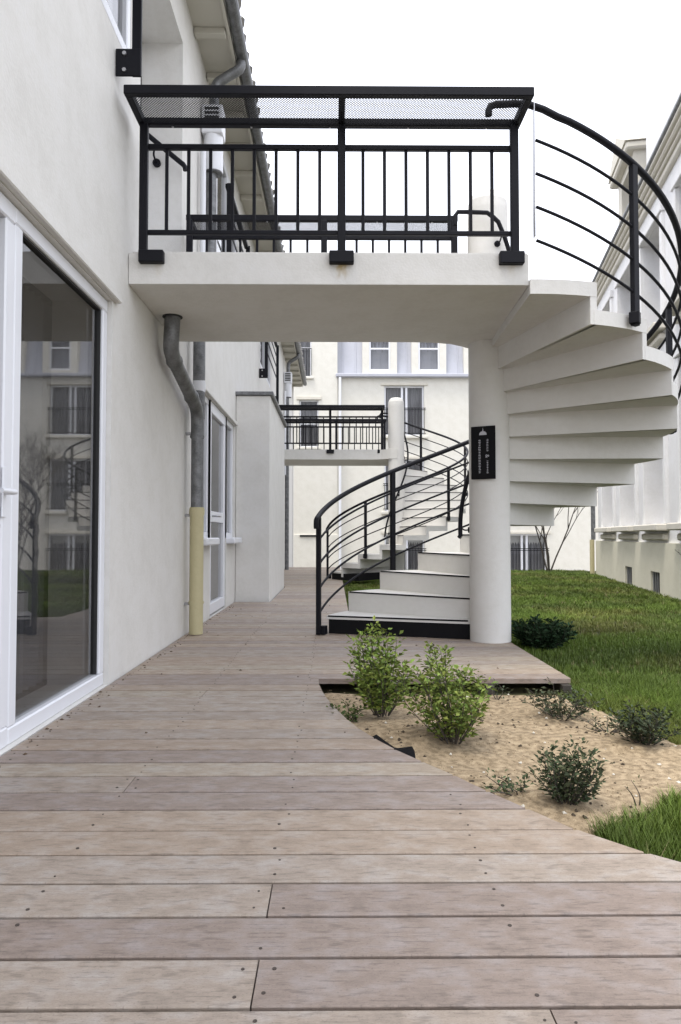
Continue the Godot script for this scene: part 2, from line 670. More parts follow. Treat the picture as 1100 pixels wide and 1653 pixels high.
func tuft(n: int, h: float, spread: float, w: float) -> ArrayMesh:
	var s := ST()
	for k in n:
		var a := rng.randf() * TAU
		var base := Vector3(cos(a), 0, sin(a)) * spread * sqrt(rng.randf())
		var lean := Vector3(rng.randf_range(-1, 1), 0, rng.randf_range(-1, 1)) * h * 0.55
		var hh := h * rng.randf_range(0.55, 1.1)
		var side := Vector3(cos(a + 1.3), 0, sin(a + 1.3)) * w
		var mid := base + lean * 0.35 + Vector3(0, hh * 0.6, 0)
		var tip := base + lean + Vector3(0, hh, 0)
		var nn := side.cross(Vector3.UP).normalized() + Vector3.UP * 0.5
		var tone := rng.randf_range(0.75, 1.25)
		for t in [[base - side, base + side, mid + side * 0.7], [base - side, mid + side * 0.7, mid - side * 0.7], [mid - side * 0.7, mid + side * 0.7, tip]]:
			var tt: Array = t
			if (t[1] - t[0]).cross(t[2] - t[0]).dot(nn) > 0:
				tt = [t[0], t[2], t[1]]
			for v in tt:
				s.set_normal(nn.normalized())
				s.set_color(Color(tone, tone, tone))
				s.add_vertex(v)
	s.set_material(M.grass)
	return s.commit()

func right_wall_x(s: float) -> float:   # where the facade of the right-hand building stands
	return 6.0 - 0.1952 * (16.0 - s)

func make_grass() -> void:
	rng.seed = 4
	var patchy := FastNoiseLite.new()
	patchy.seed = 15
	patchy.frequency = 0.55
	patchy.fractal_octaves = 4
	var bands := [[1.45, 2.6, 0.75, 2.6, 16000, 0.085, 0.0016, "x"], [2.4, 4.4, 1.1, 3.4, 26000, 0.055, 0.0017, ""], [4.0, 8.0, 0.16, 5.2, 42000, 0.045, 0.0024, ""], [8.0, 18.0, 0.16, 6.4, 42000, 0.05, 0.004, ""]]
	for bd in bands:
		var mm := MultiMesh.new()
		mm.transform_format = MultiMesh.TRANSFORM_3D
		mm.use_colors = true
		mm.mesh = tuft(9, bd[5], 0.022 if bd[0] < 8 else 0.04, bd[6])
		var tr := []
		var cl := []
		var tries := 0
		while tries < bd[4]:
			tries += 1
			var s := rng.randf_range(bd[0], bd[1])
			if bd[0] >= 8:
				s = bd[0] + (bd[1] - bd[0]) * pow(rng.randf(), 1.3)
			var x := rng.randf_range(bd[2], bd[3])
			if x < deck_right(s) + 0.02 or x > right_wall_x(s) - 0.05:
				continue
			if s < 6.95 and s > 3.9 and x < 1.345:
				continue
			if sand_edge(x, -s):
				continue
			# soft edge of the lawn against the sand: thins out
			var near_sand := sand_edge(x - 0.07, -s) or sand_edge(x, -s + 0.08) or sand_edge(x, -s - 0.08)
			if near_sand and rng.randf() < 0.45:
				continue
			var p := patchy.get_noise_2d(x, s)
			if s > 3.2 and p > 0.22 and rng.randf() < 0.55:
				continue
			var sc := rng.randf_range(0.6, 1.35) * (1.0 + 0.35 * patchy.get_noise_2d(x * 3.0 + 40.0, s * 3.0))
			if s < 2.6 and near_sand:
				sc *= 0.75
			var bs := Basis(Vector3.UP, rng.randf() * TAU).scaled(Vector3(1, sc, 1))
			tr.append(Transform3D(bs, Vector3(x, -0.095, -s) if s > 2.7 or not near_sand else Vector3(x, -0.085, -s)))
			var dry := clampf(p * 1.4 + rng.randf_range(-0.25, 0.35), 0, 1)
			var drift := 1.0 + 0.55 * patchy.get_noise_2d(x * 0.9 + 80.0, s * 1.3 + 11.0)
			var c := drift * Vector3(0.115, 0.178, 0.020).lerp(Vector3(0.18, 0.19, 0.040), dry) * rng.randf_range(0.75, 1.2)
			if rng.randf() < 0.02:
				c = Vector3(0.26, 0.22, 0.10)
			cl.append(Color(c.x, c.y, c.z))
		mm.instance_count = tr.size()
		for i in tr.size():
			mm.set_instance_transform(i, tr[i])
			mm.set_instance_color(i, cl[i])
		var o := MultiMeshInstance3D.new()
		o.name = numbered("grass")
		o.multimesh = mm
		add_child(o)
		o.set_meta("kind", "stuff")
		o.set_meta("category", "grass")
		o.set_meta("label", {1.45: "longer green grass growing beside the curved deck edge in front of the sand", 2.4: "short green grass bordering the sandy bed near the deck corner", 4.0: "mown green lawn grass beside the staircase column", 8.0: "mown lawn grass stretching back to the cream plinth wall"}[bd[0]])

# ---------------------------------------------------------------- staircase
const CX := 1.2
const CZ := -5.442
const RO := 1.325
const P1 := 17.57
const DP := 18.16
const RISE := 0.1672
const TH := 0.088
const H1 := 0.1466
const TOP := 2.488
var mir := false

func PV(x: float, y: float, z: float) -> Vector3:
	return Vector3(x, y, -19.08 - z if mir else z)

func pol(phi: float, r: float, y: float) -> Vector3:
	var a := deg_to_rad(phi)
	return PV(CX - r * cos(a), y, CZ - r * sin(a))

func sector(p0: float, p1: float, r0: float, r1: float) -> PackedVector2Array:
	var out := PackedVector2Array()
	var n := maxi(2, int(absf(p1 - p0) / 2.5) + 1)
	for i in n + 1:
		var v := pol(lerpf(p0, p1, float(i) / n), r1, 0)
		out.append(Vector2(v.x, v.z))
	for i in [n, n / 2, 0]:
		var v := pol(lerpf(p0, p1, float(i) / n), r0, 0)
		out.append(Vector2(v.x, v.z))
	return out

func hphi(phi: float) -> float:
	return H1 + RISE * (phi - P1) / DP

# a horizontal perforated ledge railing along x; zi is the slab side, zo the outer edge
func ledge_railing(root: Node3D, called: String, x0: float, x1: float, zi: float, zo: float, posts: Array, slab_face: float) -> void:
	var rl := bpart(root, called, PV((x0 + x1) * 0.5, 3.118, zi), Vector3(x1 - x0 - 0.05, 0.03, 0.03), M.black)
	bpart(rl, "lower_rail", PV((x0 + x1) * 0.5, 2.602, zi), Vector3(x1 - x0 - 0.05, 0.026, 0.026), M.black)
	for px in posts:
		bpart(rl, "post", PV(px, (2.41 + 3.245) * 0.5, slab_face), Vector3(0.048, 3.245 - 2.41, 0.036), M.black, 0.004)
		var side := 0.05 if px < posts[0] + 0.01 else (0.0 if px < posts[-1] - 0.01 else -0.02)
		bpart(rl, "base_plate", PV(px + side, 2.445, slab_face + signf(zo - zi) * 0.003), Vector3(0.145, 0.072, 0.05), M.black, 0.004)
	# balusters between the two rails
	for i in posts.size() - 1:
		var a: float = posts[i]
		var e: float = posts[i + 1]
		var n := int(round((e - a) / 0.1275))
		for k in range(1, n):
			bpart(rl, "baluster", PV(lerpf(a, e, float(k) / n), 2.86, zi), Vector3(0.020, 0.487, 0.012), M.black, 0.002)
	# ledge: frame of flat tubes with an expanded metal sheet
	var y := 3.268
	var s := ST()
	box(s, PV((x0 + x1) * 0.5, y, zo), Vector3(x1 - x0, 0.052, 0.04), Basis.IDENTITY, 0.004)
	box(s, PV((x0 + x1) * 0.5, y, zi), Vector3(x1 - x0, 0.046, 0.04), Basis.IDENTITY, 0.004)
	var zc := (zi + zo) * 0.5
	var dz := absf(zo - zi) - 0.04
	for px in [x0 + 0.02, x1 - 0.02, posts[1]]:
		box(s, PV(px, y - 0.001, zc), Vector3(0.038, 0.048, dz), Basis.IDENTITY, 0.003)
	part(rl, "ledge_frame", s, M.black)
	s = ST()
	var pitch := 0.0165
	var w := absf(zo - zi)
	var L := x1 - x0
	var n := int((L + w) / pitch)
	for dirn: float in [1.0, -1.0]:
		for k in n:
			var u0 := k * pitch - (w if dirn > 0 else 0.0)
			var u1 := u0 + w * dirn
			var ax := x0 + u0
			var bx := x0 + u1
			var ta := 0.0
			var tb := 1.0
			# clip to the frame
			if bx != ax:
				var t0 := (x0 + 0.03 - ax) / (bx - ax)
				var t1 := (x1 - 0.03 - ax) / (bx - ax)
				ta = maxf(ta, minf(t0, t1))
				tb = minf(tb, maxf(t0, t1))
			if tb - ta < 0.02:
				continue
			var a := PV(lerpf(ax, bx, ta), y - 0.012 + dirn * 0.0012, lerpf(zi, zo, ta))
			var e := PV(lerpf(ax, bx, tb), y - 0.012 + dirn * 0.0012, lerpf(zi, zo, tb))
			var d := (e - a).normalized()
			box(s, (a + e) * 0.5, Vector3(0.0027, 0.0016, (e - a).length()), Basis(Vector3.UP.cross(d).normalized(), Vector3.UP, d))
	part(rl, "metal_mesh", s, M.black)
	# bolts under the ledge
	for k in 5:
		var bx := lerpf(x0 + 0.2, x1 - 0.2, k / 4.0)
		bpart(rl, "bolt", PV(bx, y - 0.026, zi), Vector3(0.012, 0.008, 0.012), M.bolt, 0.002)

func make_stairs(label: String) -> Node3D:
	var root := thing("spiral_staircase", PV(CX, 0, CZ), label, "staircase", "outdoor staircases along the deck")
	# landing slab, flaring round the column at its back corner
	var poly := PackedVector2Array()
	for v in [[-1.217, -4.14], [1.156, -4.14], [1.17, -4.6], [1.2, -5.35], [1.2, -5.61], [1.08, -5.57], [1.0, -5.50], [0.9, -5.43], [0.75, -5.39], [0.55, -5.38], [-1.217, -5.38]]:
		var p := PV(v[0], 0, v[1])
		poly.append(Vector2(p.x, p.z))
	var s := ST()
	prism(s, poly, 2.291, TOP - 0.012)
	var slab := part(root, "landing_slab", s, M.stucco)
	# skin of the slab's edge, with rust run down from the plates
	var wash := FastNoiseLite.new()
	wash.seed = 6
	wash.frequency = 9.0
	s = ST()
	var nxs := 198
	var nys := 16
	var fz := -4.1385 if not mir else -5.3815
	for i in nxs:
		for j in nys:
			var q := []
			for k in [[0, 0], [1, 0], [1, 1], [0, 1]]:
				var x: float = -1.215 + (i + k[0]) * 0.01196
				var y: float = 2.2925 + (j + k[1]) * 0.01143
				var d := 0.0
				for st in [[0.035, 1.0], [0.062, 0.45], [1.05, 0.25], [-1.05, 0.2]]:
					var run: float = clampf((y - 2.325 + 0.05 * wash.get_noise_1d(x * 3.0 + st[0])) / 0.09, 0, 1)
					d += st[1] * exp(-pow((x - st[0] - 0.02 * wash.get_noise_1d(y * 2.0)) / 0.02, 2.0)) * run * (1.3 + 1.3 * wash.get_noise_2d(x * 12.0, y * 2.0))
				if mir:
					d = 0.0
				d = clampf(d, 0, 1)
				var c := Vector3.ONE.lerp(Vector3(0.60, 0.45, 0.20), d * 0.9)
				q.append([PV(x, y, fz), Color(c.x, c.y, c.z)])
			for t3 in [[0, 1, 2], [0, 2, 3]]:
				var n3: Vector3 = (q[t3[1]][0] - q[t3[0]][0]).cross(q[t3[2]][0] - q[t3[0]][0])
				var o3: Array = t3 if n3.z < 0 else [t3[0], t3[2], t3[1]]
				for k in o3:
					s.set_normal(Vector3(0, 0, 1))
					s.set_color(q[k][1])
					s.add_vertex(q[k][0])
	part(slab, "edge_face", s, M.stucco_marked)
	# paved top, slightly set in
	s = ST()
	var inset := PackedVector2Array()
	for v in [[-1.2, -4.15], [1.15, -4.15], [1.19, -5.35], [0.55, -5.37], [-1.2, -5.37]]:
		var p := PV(v[0], 0, v[1])
		inset.append(Vector2(p.x, p.z))
	prism(s, inset, TOP - 0.013, TOP)
	part(slab, "paving", s, M.stucco)
	# column with a rounded head
	var prof := [[0.0, 0.155], [3.33, 0.155], [3.40, 0.150], [3.45, 0.132], [3.475, 0.10], [3.485, 0.05], [3.486, 0.004]]
	s = ST()
	lathe(s, PV(CX, 0, CZ), prof, 32)
	part(root, "column", s, M.stucco)
	# steps
	for k in range(1, 15):
		var h := H1 + (k - 1) * RISE
		var p0 := P1 + (k - 1) * DP
		var t := TH if k > 1 else 0.028
		s = ST()
		prism(s, sector(p0, p0 + DP + (0.9 if k < 14 else 0.0), 0.1, RO), h - t, h)
		if k > 1:
			prism(s, sector(p0, p0 + 1.95, 0.1, RO - 0.002), maxf(h - RISE - TH, 0.0), h - t, false)
		var stp := part(root, "step", s, M.stucco)
		# black anti-slip nosing
		s = ST()
		var a := pol(p0 + 0.1, 0.17, h - 0.004)
		var e := pol(p0 + 0.1, RO - 0.01, h - 0.004)
		bar(s, a, e, 0.014, 0.012)
		part(stp, "nosing", s, M.plinth_black)
	# black base under the first step
	s = ST()
	prism(s, sector(P1 + 0.5, P1 + DP * 2.0, 0.1, RO - 0.015), 0.0, H1 - 0.028)
	part(root, "base", s, M.plinth_black)
	# railings on the landing
	ledge_railing(root, "landing_railing", -1.165, 1.11, -4.145, -3.845, [-1.128, 0.042, 1.07], -4.122)
	ledge_railing(root, "landing_railing", -1.15, 0.96, -5.415, -5.72, [-1.12, -0.08, 0.93], -5.398)
	# outer stair railing
	var hr := []
	var Rr := 1.362
	# lower end hooks down before the first post
	hr.append(pol(9.2, Rr, hphi(12) + 0.765))
	hr.append(pol(9.0, Rr, hphi(12) + 0.80))
	hr.append(pol(9.3, Rr, hphi(12) + 0.832))
	hr.append(pol(10.5, Rr, hphi(12) + 0.848))
	var ph := 13.0
	while ph <= 262.0:
		hr.append(pol(ph, Rr, hphi(ph) + 0.86))
		ph += 3.0
	# eases into the level piece on the landing and hooks down
	hr.append(pol(265.0, Rr, hphi(264.5) + 0.86))
	hr.append(pol(268.5, Rr, hphi(268.0) + 0.868))
	hr.append(pol(272.0, Rr, hphi(270.0) + 0.878))
	hr.append(PV(1.07, hphi(271.0) + 0.02 + 0.861, -4.09))
	hr.append(PV(0.955, hphi(271.0) + 0.02 + 0.861, -4.10))
	hr.append(PV(0.925, hphi(271.0) + 0.02 + 0.850, -4.10))
	hr.append(PV(0.915, hphi(271.0) + 0.02 + 0.825, -4.10))
	hr.append(PV(0.915, hphi(271.0) + 0.02 + 0.795, -4.10))
	s = ST()
	tube(s, hr, 0.021, 12)
	var rail := part(root, "stair_handrail", s, M.black)
	for hh in [0.66, 0.46, 0.26, 0.06]:
		var path := []
		ph = 13.5
		while ph < 270.5:
			path.append(pol(ph, Rr, hphi(ph) + hh))
			ph += 3.0
		path.append(pol(270.6, Rr, hphi(270.6) + hh))
		s = ST()
		tube(s, path, 0.0095, 8)
		part(rail, "rail", s, M.black)
	for p in [13.0, 61.5, 128.0, 185.0, 242.5]:
		var top := hphi(p) + 0.85
		var k := floori((p - P1) / DP)
		var bot := H1 + k * RISE - TH + 0.012
		if p < P1:
			bot = 0.005
		var b := Basis(Vector3.UP, deg_to_rad(p) * (-1.0 if not mir else 1.0))
		var post := bpart(rail, "post", pol(p, Rr, (top + bot) * 0.5), Vector3(0.036, top - bot, 0.045), M.black, 0.003, b)
		bpart(post, "shoe", pol(p, Rr - 0.012, bot + 0.045) if p > P1 else pol(p + 1.0, Rr - 0.03, 0.04), Vector3(0.05, 0.07, 0.06), M.black, 0.003, b)
	# slim flat closing the rails at the landing
	bpart(rail, "end_flat", pol(271.0, Rr, 2.955), Vector3(0.04, 0.80, 0.006), M.steel, 0.001, Basis(Vector3.UP, deg_to_rad(271.0) * (-1.0 if not mir else 1.0)))
	# inner handrail winding round the column
	var inn := []
	inn.append(pol(3.0, 0.235, hphi(6) + 0.75))
	ph = 5.0
	while ph <= 252.0:
		inn.append(pol(ph, 0.225, hphi(ph) + 0.775))
		ph += 7.0
	var yt := hphi(262.0) + 0.83
	inn.append(pol(262.0, 0.225, hphi(258.0) + 0.80))
	inn.append(pol(272.0, 0.225, yt - 0.03))
	inn.append(pol(283.0, 0.235, yt))
	inn.append(PV(1.0, yt, CZ + 0.24))
	inn.append(PV(0.925, yt, CZ + 0.24))
	inn.append(PV(0.905, yt - 0.03, CZ + 0.24))
	inn.append(PV(0.905, yt - 0.10, CZ + 0.24))
	s = ST()
	tube(s, inn, 0.017, 10)
	var ih := part(root, "inner_handrail", s, M.black)
	for p in [20.0, 100.0, 180.0, 256.0]:
		s = ST()
		var a := pol(p, 0.225, hphi(p) + 0.76)
		tube(s, dense([a, a + Vector3(0, -0.05, 0), pol(p, 0.20, hphi(p) + 0.68), pol(p, 0.158, hphi(p) + 0.68)], 3), 0.006, 6)
		tube(s, [pol(p, 0.166, hphi(p) + 0.68), pol(p, 0.152, hphi(p) + 0.68)], 0.024, 10)
		part(ih, "bracket", s, M.black)
	return root

func lathe(s: SurfaceTool, c: Vector3, prof: Array, sides: int) -> void:
	for i in prof.size() - 1:
		var a = prof[i]
		var b = prof[i + 1]
		var nr := Vector2(b[0] - a[0], a[1] - b[1]).normalized()
		for k in sides:
			var q := []
			for kk: int in [k, k + 1]:
				var an := TAU * kk / sides
				var d := Vector3(cos(an), 0, sin(an))
				q.append([c + d * a[1] + Vector3(0, a[0], 0), (d * nr.x + Vector3(0, nr.y, 0)).normalized()])
				q.append([c + d * b[1] + Vector3(0, b[0], 0), (d * nr.x + Vector3(0, nr.y, 0)).normalized()])
			for t in [0, 2, 3, 0, 3, 1]:
				s.set_normal(q[t][1])
				s.add_vertex(q[t][0])

# ---------------------------------------------------------------- windows
# a framed window in the plane at o spanned by u (width) and v (up), n faces outside; cols are mullion positions 0..1
func window(parent: Node3D, called: String, o: Vector3, u: Vector3, n: Vector3, w: float, h: float, fr: float, cols: Array, curtain := 0.0, transoms := []) -> MeshInstance3D:
	var v := Vector3.UP
	var B := Basis(u, v, n)
	var s := ST()
	var d := 0.06
	box(s, o + u * (w * 0.5) + v * (fr * 0.5), Vector3(w, fr, d), B, 0.006)
	box(s, o + u * (w * 0.5) + v * (h - fr * 0.5), Vector3(w, fr, d), B, 0.006)
	for x in [fr * 0.5, w - fr * 0.5]:
		box(s, o + u * x + v * (h * 0.5), Vector3(fr, h - 2 * fr, d - 0.002), B, 0.006)
	for c in cols:
		box(s, o + u * (w * c) + v * (h * 0.5), Vector3(fr * 1.3, h - 2 * fr, d + 0.006), B, 0.006)
	for t in transoms:
		box(s, o + u * (w * 0.5) + v * (h * t), Vector3(w - 2 * fr, fr, d - 0.01), B, 0.005)
	var win := part(parent, called, s, M.pvc)
	var xs := [fr]
	for c in cols:
		xs.append(w * c)
	xs.append(w - fr)
	for i in xs.size() - 1:
		var a: float = xs[i]
		var b: float = xs[i + 1]
		s = ST()
		face(s, [o + u * a + v * fr, o + u * b + v * fr, o + u * b + v * (h - fr), o + u * a + v * (h - fr)], n)
		part(win, "pane", s, M.glass)
		if fr > 0.0655 and fr < 0.08:   # inner sheet of the double glazing
			s = ST()
			var q := o - n * 0.016
			face(s, [q + u * a + v * fr, q + u * b + v * fr, q + u * b + v * (h - fr), q + u * a + v * (h - fr)], n)
			part(win, "inner_pane", s, M.glass)
	if curtain > 0.0:
		s = ST()
		var N := int(w * 26)
		for i in N:
			var p := []
			for k in [i, i + 1]:
				var f := float(k) / N
				p.append(o + u * (fr * 0.5 + (w - fr) * f) - n * (curtain + 0.035 * sin(k * 1.9) + 0.02 * sin(k * 0.77 + o.x)))
			face(s, [p[0] + v * fr * 0.5, p[1] + v * fr * 0.5, p[1] + v * (h - fr * 0.5), p[0] + v * (h - fr * 0.5)], n)
		part(win, "curtain", s, M.curtain)
	return win

# guard rail before an upper window: bracket plates, posts, bars
func window_guard(parent: Node3D, s0: float, s1: float) -> void:
	var x := -1.12
	var g := bpart(parent, "window_guard", Vector3(x, 4.48, -(s0 + s1) * 0.5), Vector3(0.05, 0.04, s1 - s0), M.black)
	for sz in [s0, s1]:
		bpart(g, "post", Vector3(x + 0.018, 3.93, -sz), Vector3(0.052, 1.14, 0.02), M.black)
		var pl := bpart(g, "bracket_plate", Vector3(-1.145, 3.43, -sz + 0.012), Vector3(0.142, 0.155, 0.012), M.black)
		for dy in [-0.047, 0.047]:
			var b := ST()
			tube(b, [Vector3(-1.165, 3.43 + dy, -sz + 0.017), Vector3(-1.165, 3.43 + dy, -sz + 0.028)], 0.011, 10)
			part(pl, "bolt", b, M.steel)
	for y in [3.86, 4.07, 4.28]:
		bpart(g, "rail", Vector3(x, y, -(s0 + s1) * 0.5), Vector3(0.012, 0.03, s1 - s0), M.black, 0.002)

# ---------------------------------------------------------------- left building
func make_left_building() -> void:
	var root := thing("residential_building", Vector3(-1.22, 0, -4), "long white rendered building with glazed doors beside the wooden deck", "building")
	var n := Vector3.RIGHT
	var u := Vector3(0, 0, -1)   # u is depth from the camera
	var X := -1.22
	var holes := [[1.70, 3.852, 0.0, 2.092], [2.6, 4.14, 3.60, 4.95], [4.36, 5.57, TOP, 4.77], [6.30, 6.95, 0.78, 2.15], [6.95, 7.98, 0.0, 2.15], [7.98, 8.62, 0.78, 2.15], [7.2, 8.7, 3.60, 4.95], [11.5, 13.4, 3.60, 4.95]]
	var s := ST()
	panel(s, Vector3(X, 0, 0), u, Vector3.UP, n, [-4.0, 20.5, -0.3, 5.2], holes, 0.33)
	part(root, "wall", s, M.stucco)
	# shell: end walls, back wall, floors, so that rooms are dim
	s = ST()
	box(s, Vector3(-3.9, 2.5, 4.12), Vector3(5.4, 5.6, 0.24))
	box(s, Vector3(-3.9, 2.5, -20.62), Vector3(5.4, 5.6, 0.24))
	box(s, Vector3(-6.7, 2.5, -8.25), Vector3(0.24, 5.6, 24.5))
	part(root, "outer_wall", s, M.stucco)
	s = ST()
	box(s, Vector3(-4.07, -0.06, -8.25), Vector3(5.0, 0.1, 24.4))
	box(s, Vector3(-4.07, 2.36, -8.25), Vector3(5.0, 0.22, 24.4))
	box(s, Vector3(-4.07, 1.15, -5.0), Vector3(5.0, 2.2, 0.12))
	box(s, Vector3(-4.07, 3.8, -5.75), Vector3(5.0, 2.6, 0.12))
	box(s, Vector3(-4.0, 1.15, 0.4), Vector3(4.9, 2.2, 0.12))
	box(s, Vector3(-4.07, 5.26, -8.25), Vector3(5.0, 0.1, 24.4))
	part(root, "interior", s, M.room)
	# weather moulding above the ground floor openings
	bpart(root, "drip_moulding", Vector3(X + 0.015, 2.118, -2.80), Vector3(0.036, 0.042, 2.24), M.stucco, 0.006)
	bpart(root, "drip_moulding", Vector3(X + 0.015, 2.175, -7.46), Vector3(0.036, 0.042, 2.42), M.stucco, 0.006)
	# glazed double door near the camera: fixed leaf and opening leaf
	var fx := X - 0.055
	var w1 := window(root, "glazed_door", Vector3(fx, 0.0, -2.735), u, n, 1.115, 2.09, 0.066, [])
	var w2 := window(root, "glazed_door", Vector3(fx, 0.0, -1.703), u, n, 1.03, 2.09, 0.075, [], 0.0, [0.42])
	s = ST()   # dark gaskets round the pane
	for q in [[2.80, 2.812, 0.07, 2.02], [3.772, 3.784, 0.07, 2.02]]:
		box(s, Vector3(fx, (q[2] + q[3]) * 0.5, -(q[0] + q[1]) * 0.5), Vector3(0.03, q[3] - q[2], 0.012))
	box(s, Vector3(fx, 2.02, -3.29), Vector3(0.03, 0.012, 0.95))
	part(w1, "gasket", s, M.rubber)
	s = ST()
	var hy := 0.965
	tube(s, dense([Vector3(fx + 0.03, hy, -2.66), Vector3(fx + 0.075, hy, -2.66), Vector3(fx + 0.08, hy, -2.63), Vector3(fx + 0.08, hy, -2.54)], 4), 0.010, 8)
	box(s, Vector3(fx + 0.033, hy, -2.66), Vector3(0.008, 0.19, 0.03), Basis.IDENTITY, 0.003)
	part(w2, "handle", s, M.pvc)
	# curtains standing at the side of the room
	s = ST()
	for i in 26:
		var pa := []
		for k in [i, i + 1]:
			pa.append(Vector3(-1.62 + 0.03 * sin(k * 1.7), 0, -3.55 - k * 0.022))
		face(s, [pa[0], pa[1], pa[1] + Vector3(0, 2.1, 0), pa[0] + Vector3(0, 2.1, 0)], Vector3.RIGHT)
	part(root, "curtain", s, M.curtain)
	# upper windows
	for a in [[2.6, 1.54], [7.2, 1.5], [11.5, 1.9]]:
		window(root, "window", Vector3(X - 0.03, 3.6, -a[0]), u, n, a[1], 1.35, 0.07, [0.5], 0.25)
	window_guard(root, 2.35, 3.86)
	window_guard(root, 7.3, 8.9)
	window_guard(root, 11.35, 13.6)
	# door at the back of the landing recess
	var dr := bpart(root, "door", Vector3(X - 0.36, 3.62, -4.965), Vector3(0.05, 2.26, 1.2), M.pvc, 0.006)
	s = ST()
	tube(s, dense([Vector3(X - 0.33, 3.5, -4.55), Vector3(X - 0.27, 3.5, -4.55), Vector3(X - 0.27, 3.5, -4.68)], 4), 0.009, 8)
	part(dr, "handle", s, M.steel)
	# second entrance: door between two sidelights with low walls and sills
	window(root, "sidelight", Vector3(X - 0.05, 0.78, -6.30), u, n, 0.645, 1.37, 0.06, [], 0.2)
	window(root, "sidelight", Vector3(X - 0.05, 0.78, -7.985), u, n, 0.63, 1.37, 0.06, [], 0.2)
	var d2 := window(root, "glazed_door", Vector3(X - 0.04, 0.02, -6.96), u, n, 1.01, 2.13, 0.11, [], 0.2, [0.46])
	s = ST()
	tube(s, dense([Vector3(X, 1.0, -7.06), Vector3(X + 0.06, 1.0, -7.06), Vector3(X + 0.06, 1.0, -7.18)], 4), 0.010, 8)
	part(d2, "handle", s, M.steel)
	bpart(root, "sill", Vector3(X + 0.03, 0.75, -6.62), Vector3(0.13, 0.07, 0.68), M.pvc, 0.012)
	bpart(root, "sill", Vector3(X + 0.03, 0.75, -8.32), Vector3(0.13, 0.07, 0.66), M.pvc, 0.012)
	# low wing standing forward of the wall
	s = ST()
	box(s, Vector3(-1.005, 1.12, -9.95), Vector3(0.424, 2.84, 2.5), Basis.IDENTITY, 0.008)
	var wing := part(root, "wing", s, M.stucco)
	bpart(wing, "coping", Vector3(-0.995, 2.565, -9.95), Vector3(0.48, 0.045, 2.56), M.zinc, 0.005)
	# eaves: soffit, rafters, fascia, gutter, tiles
	s = ST()
	box(s, Vector3(-1.13, 5.225, -8.25), Vector3(0.42, 0.05, 24.6))
	var so := part(root, "soffit", s, M.soffit)
	for k in 41:
		bpart(so, "rafter", Vector3(-1.08, 5.17, 3.6 - k * 0.6), Vector3(0.27, 0.06, 0.07), M.soffit, 0.006)
	bpart(root, "fascia", Vector3(-0.925, 5.235, -8.25), Vector3(0.025, 0.13, 24.6), M.soffit, 0.004)
	s = ST()
	for k in 49:
		var a0 := Vector3(-0.855, 5.24, 4.0 - k * 0.5)
		for i in 8:
			var t0 := PI + PI * i / 8.0
			var t1 := PI + PI * (i + 1) / 8.0
			var d0 := Vector3(cos(t0), sin(t0), 0) * 0.055
			var d1 := Vector3(cos(t1), sin(t1), 0) * 0.055
			face(s, [a0 + d0, a0 + d1, a0 + d1 + Vector3(0, 0, -0.5), a0 + d0 + Vector3(0, 0, -0.5)], d0 + d1)
	part(root, "gutter", s, M.zinc)
	s = ST()
	face(s, [Vector3(-0.86, 5.30, 4.2), Vector3(-0.86, 5.30, -20.8), Vector3(-4, 7.0, -20.8), Vector3(-4, 7.0, 4.2)], Vector3(1, 1, 0))
	face(s, [Vector3(-7.0, 5.30, 4.2), Vector3(-7.0, 5.30, -20.8), Vector3(-4, 7.0, -20.8), Vector3(-4, 7.0, 4.2)], Vector3(-1, 1, 0))
	for zz in [4.12, -20.62]:
		face(s, [Vector3(-0.95, 5.25, zz), Vector3(-4, 6.95, zz), Vector3(-6.9, 5.25, zz)], Vector3(0, 0, signf(zz + 8)))
	var rf := part(root, "roof", s, M.tile)
	# tile noses along the eaves
	var tile := ST()
	tube(tile, [Vector3.ZERO, Vector3(0.29, -0.17, 0)], [0.07, 0.075], 8)
	tile.set_material(M.tile)
	var tm := tile.commit()
	rng.seed = 3
	for k in 112:
		var o := MeshInstance3D.new()
		o.name = "roof_tile"
		o.mesh = tm
		rf.add_child(o, true)
		o.position = Vector3(-1.12 + rng.randf_range(-0.012, 0.012), 5.46 + rng.randf_range(-0.008, 0.008), 4.05 - k * 0.22) - org[rf]
	# sloping handrail in the recess
	s = ST()
	var hz := -5.46
	tube(s, dense([Vector3(-1.56, 4.03, hz), Vector3(-1.24, 3.76, hz), Vector3(-1.18, 3.71, hz), Vector3(-1.17, 3.67, hz)], 5), 0.02, 10)
	tube(s, dense([Vector3(-1.40, 3.88, hz), Vector3(-1.42, 3.80, hz), Vector3(-1.42, 3.78, -5.56)], 4), 0.008, 6)
	tube(s, [Vector3(-1.42, 3.78, -5.545), Vector3(-1.42, 3.78, -5.575)], 0.032, 12)
	part(root, "recess_handrail", s, M.black)

# ---------------------------------------------------------------- pipes
func pipe(root: Node3D, called: String, path: Array, r: float, m: Material) -> MeshInstance3D:
	var s := ST()
	tube(s, path, r, 14)
	return part(root, called, s, m)

func collar(root: Node3D, at: Vector3, r: float, h: float, m: Material, dir := Vector3.UP) -> void:
	var s := ST()
	tube(s, [at - dir * h * 0.5, at - dir * h * 0.2, at + dir * h * 0.2, at + dir * h * 0.5], [r, r + 0.006, r + 0.006, r], 14)
	part(root, "collar", s, m)

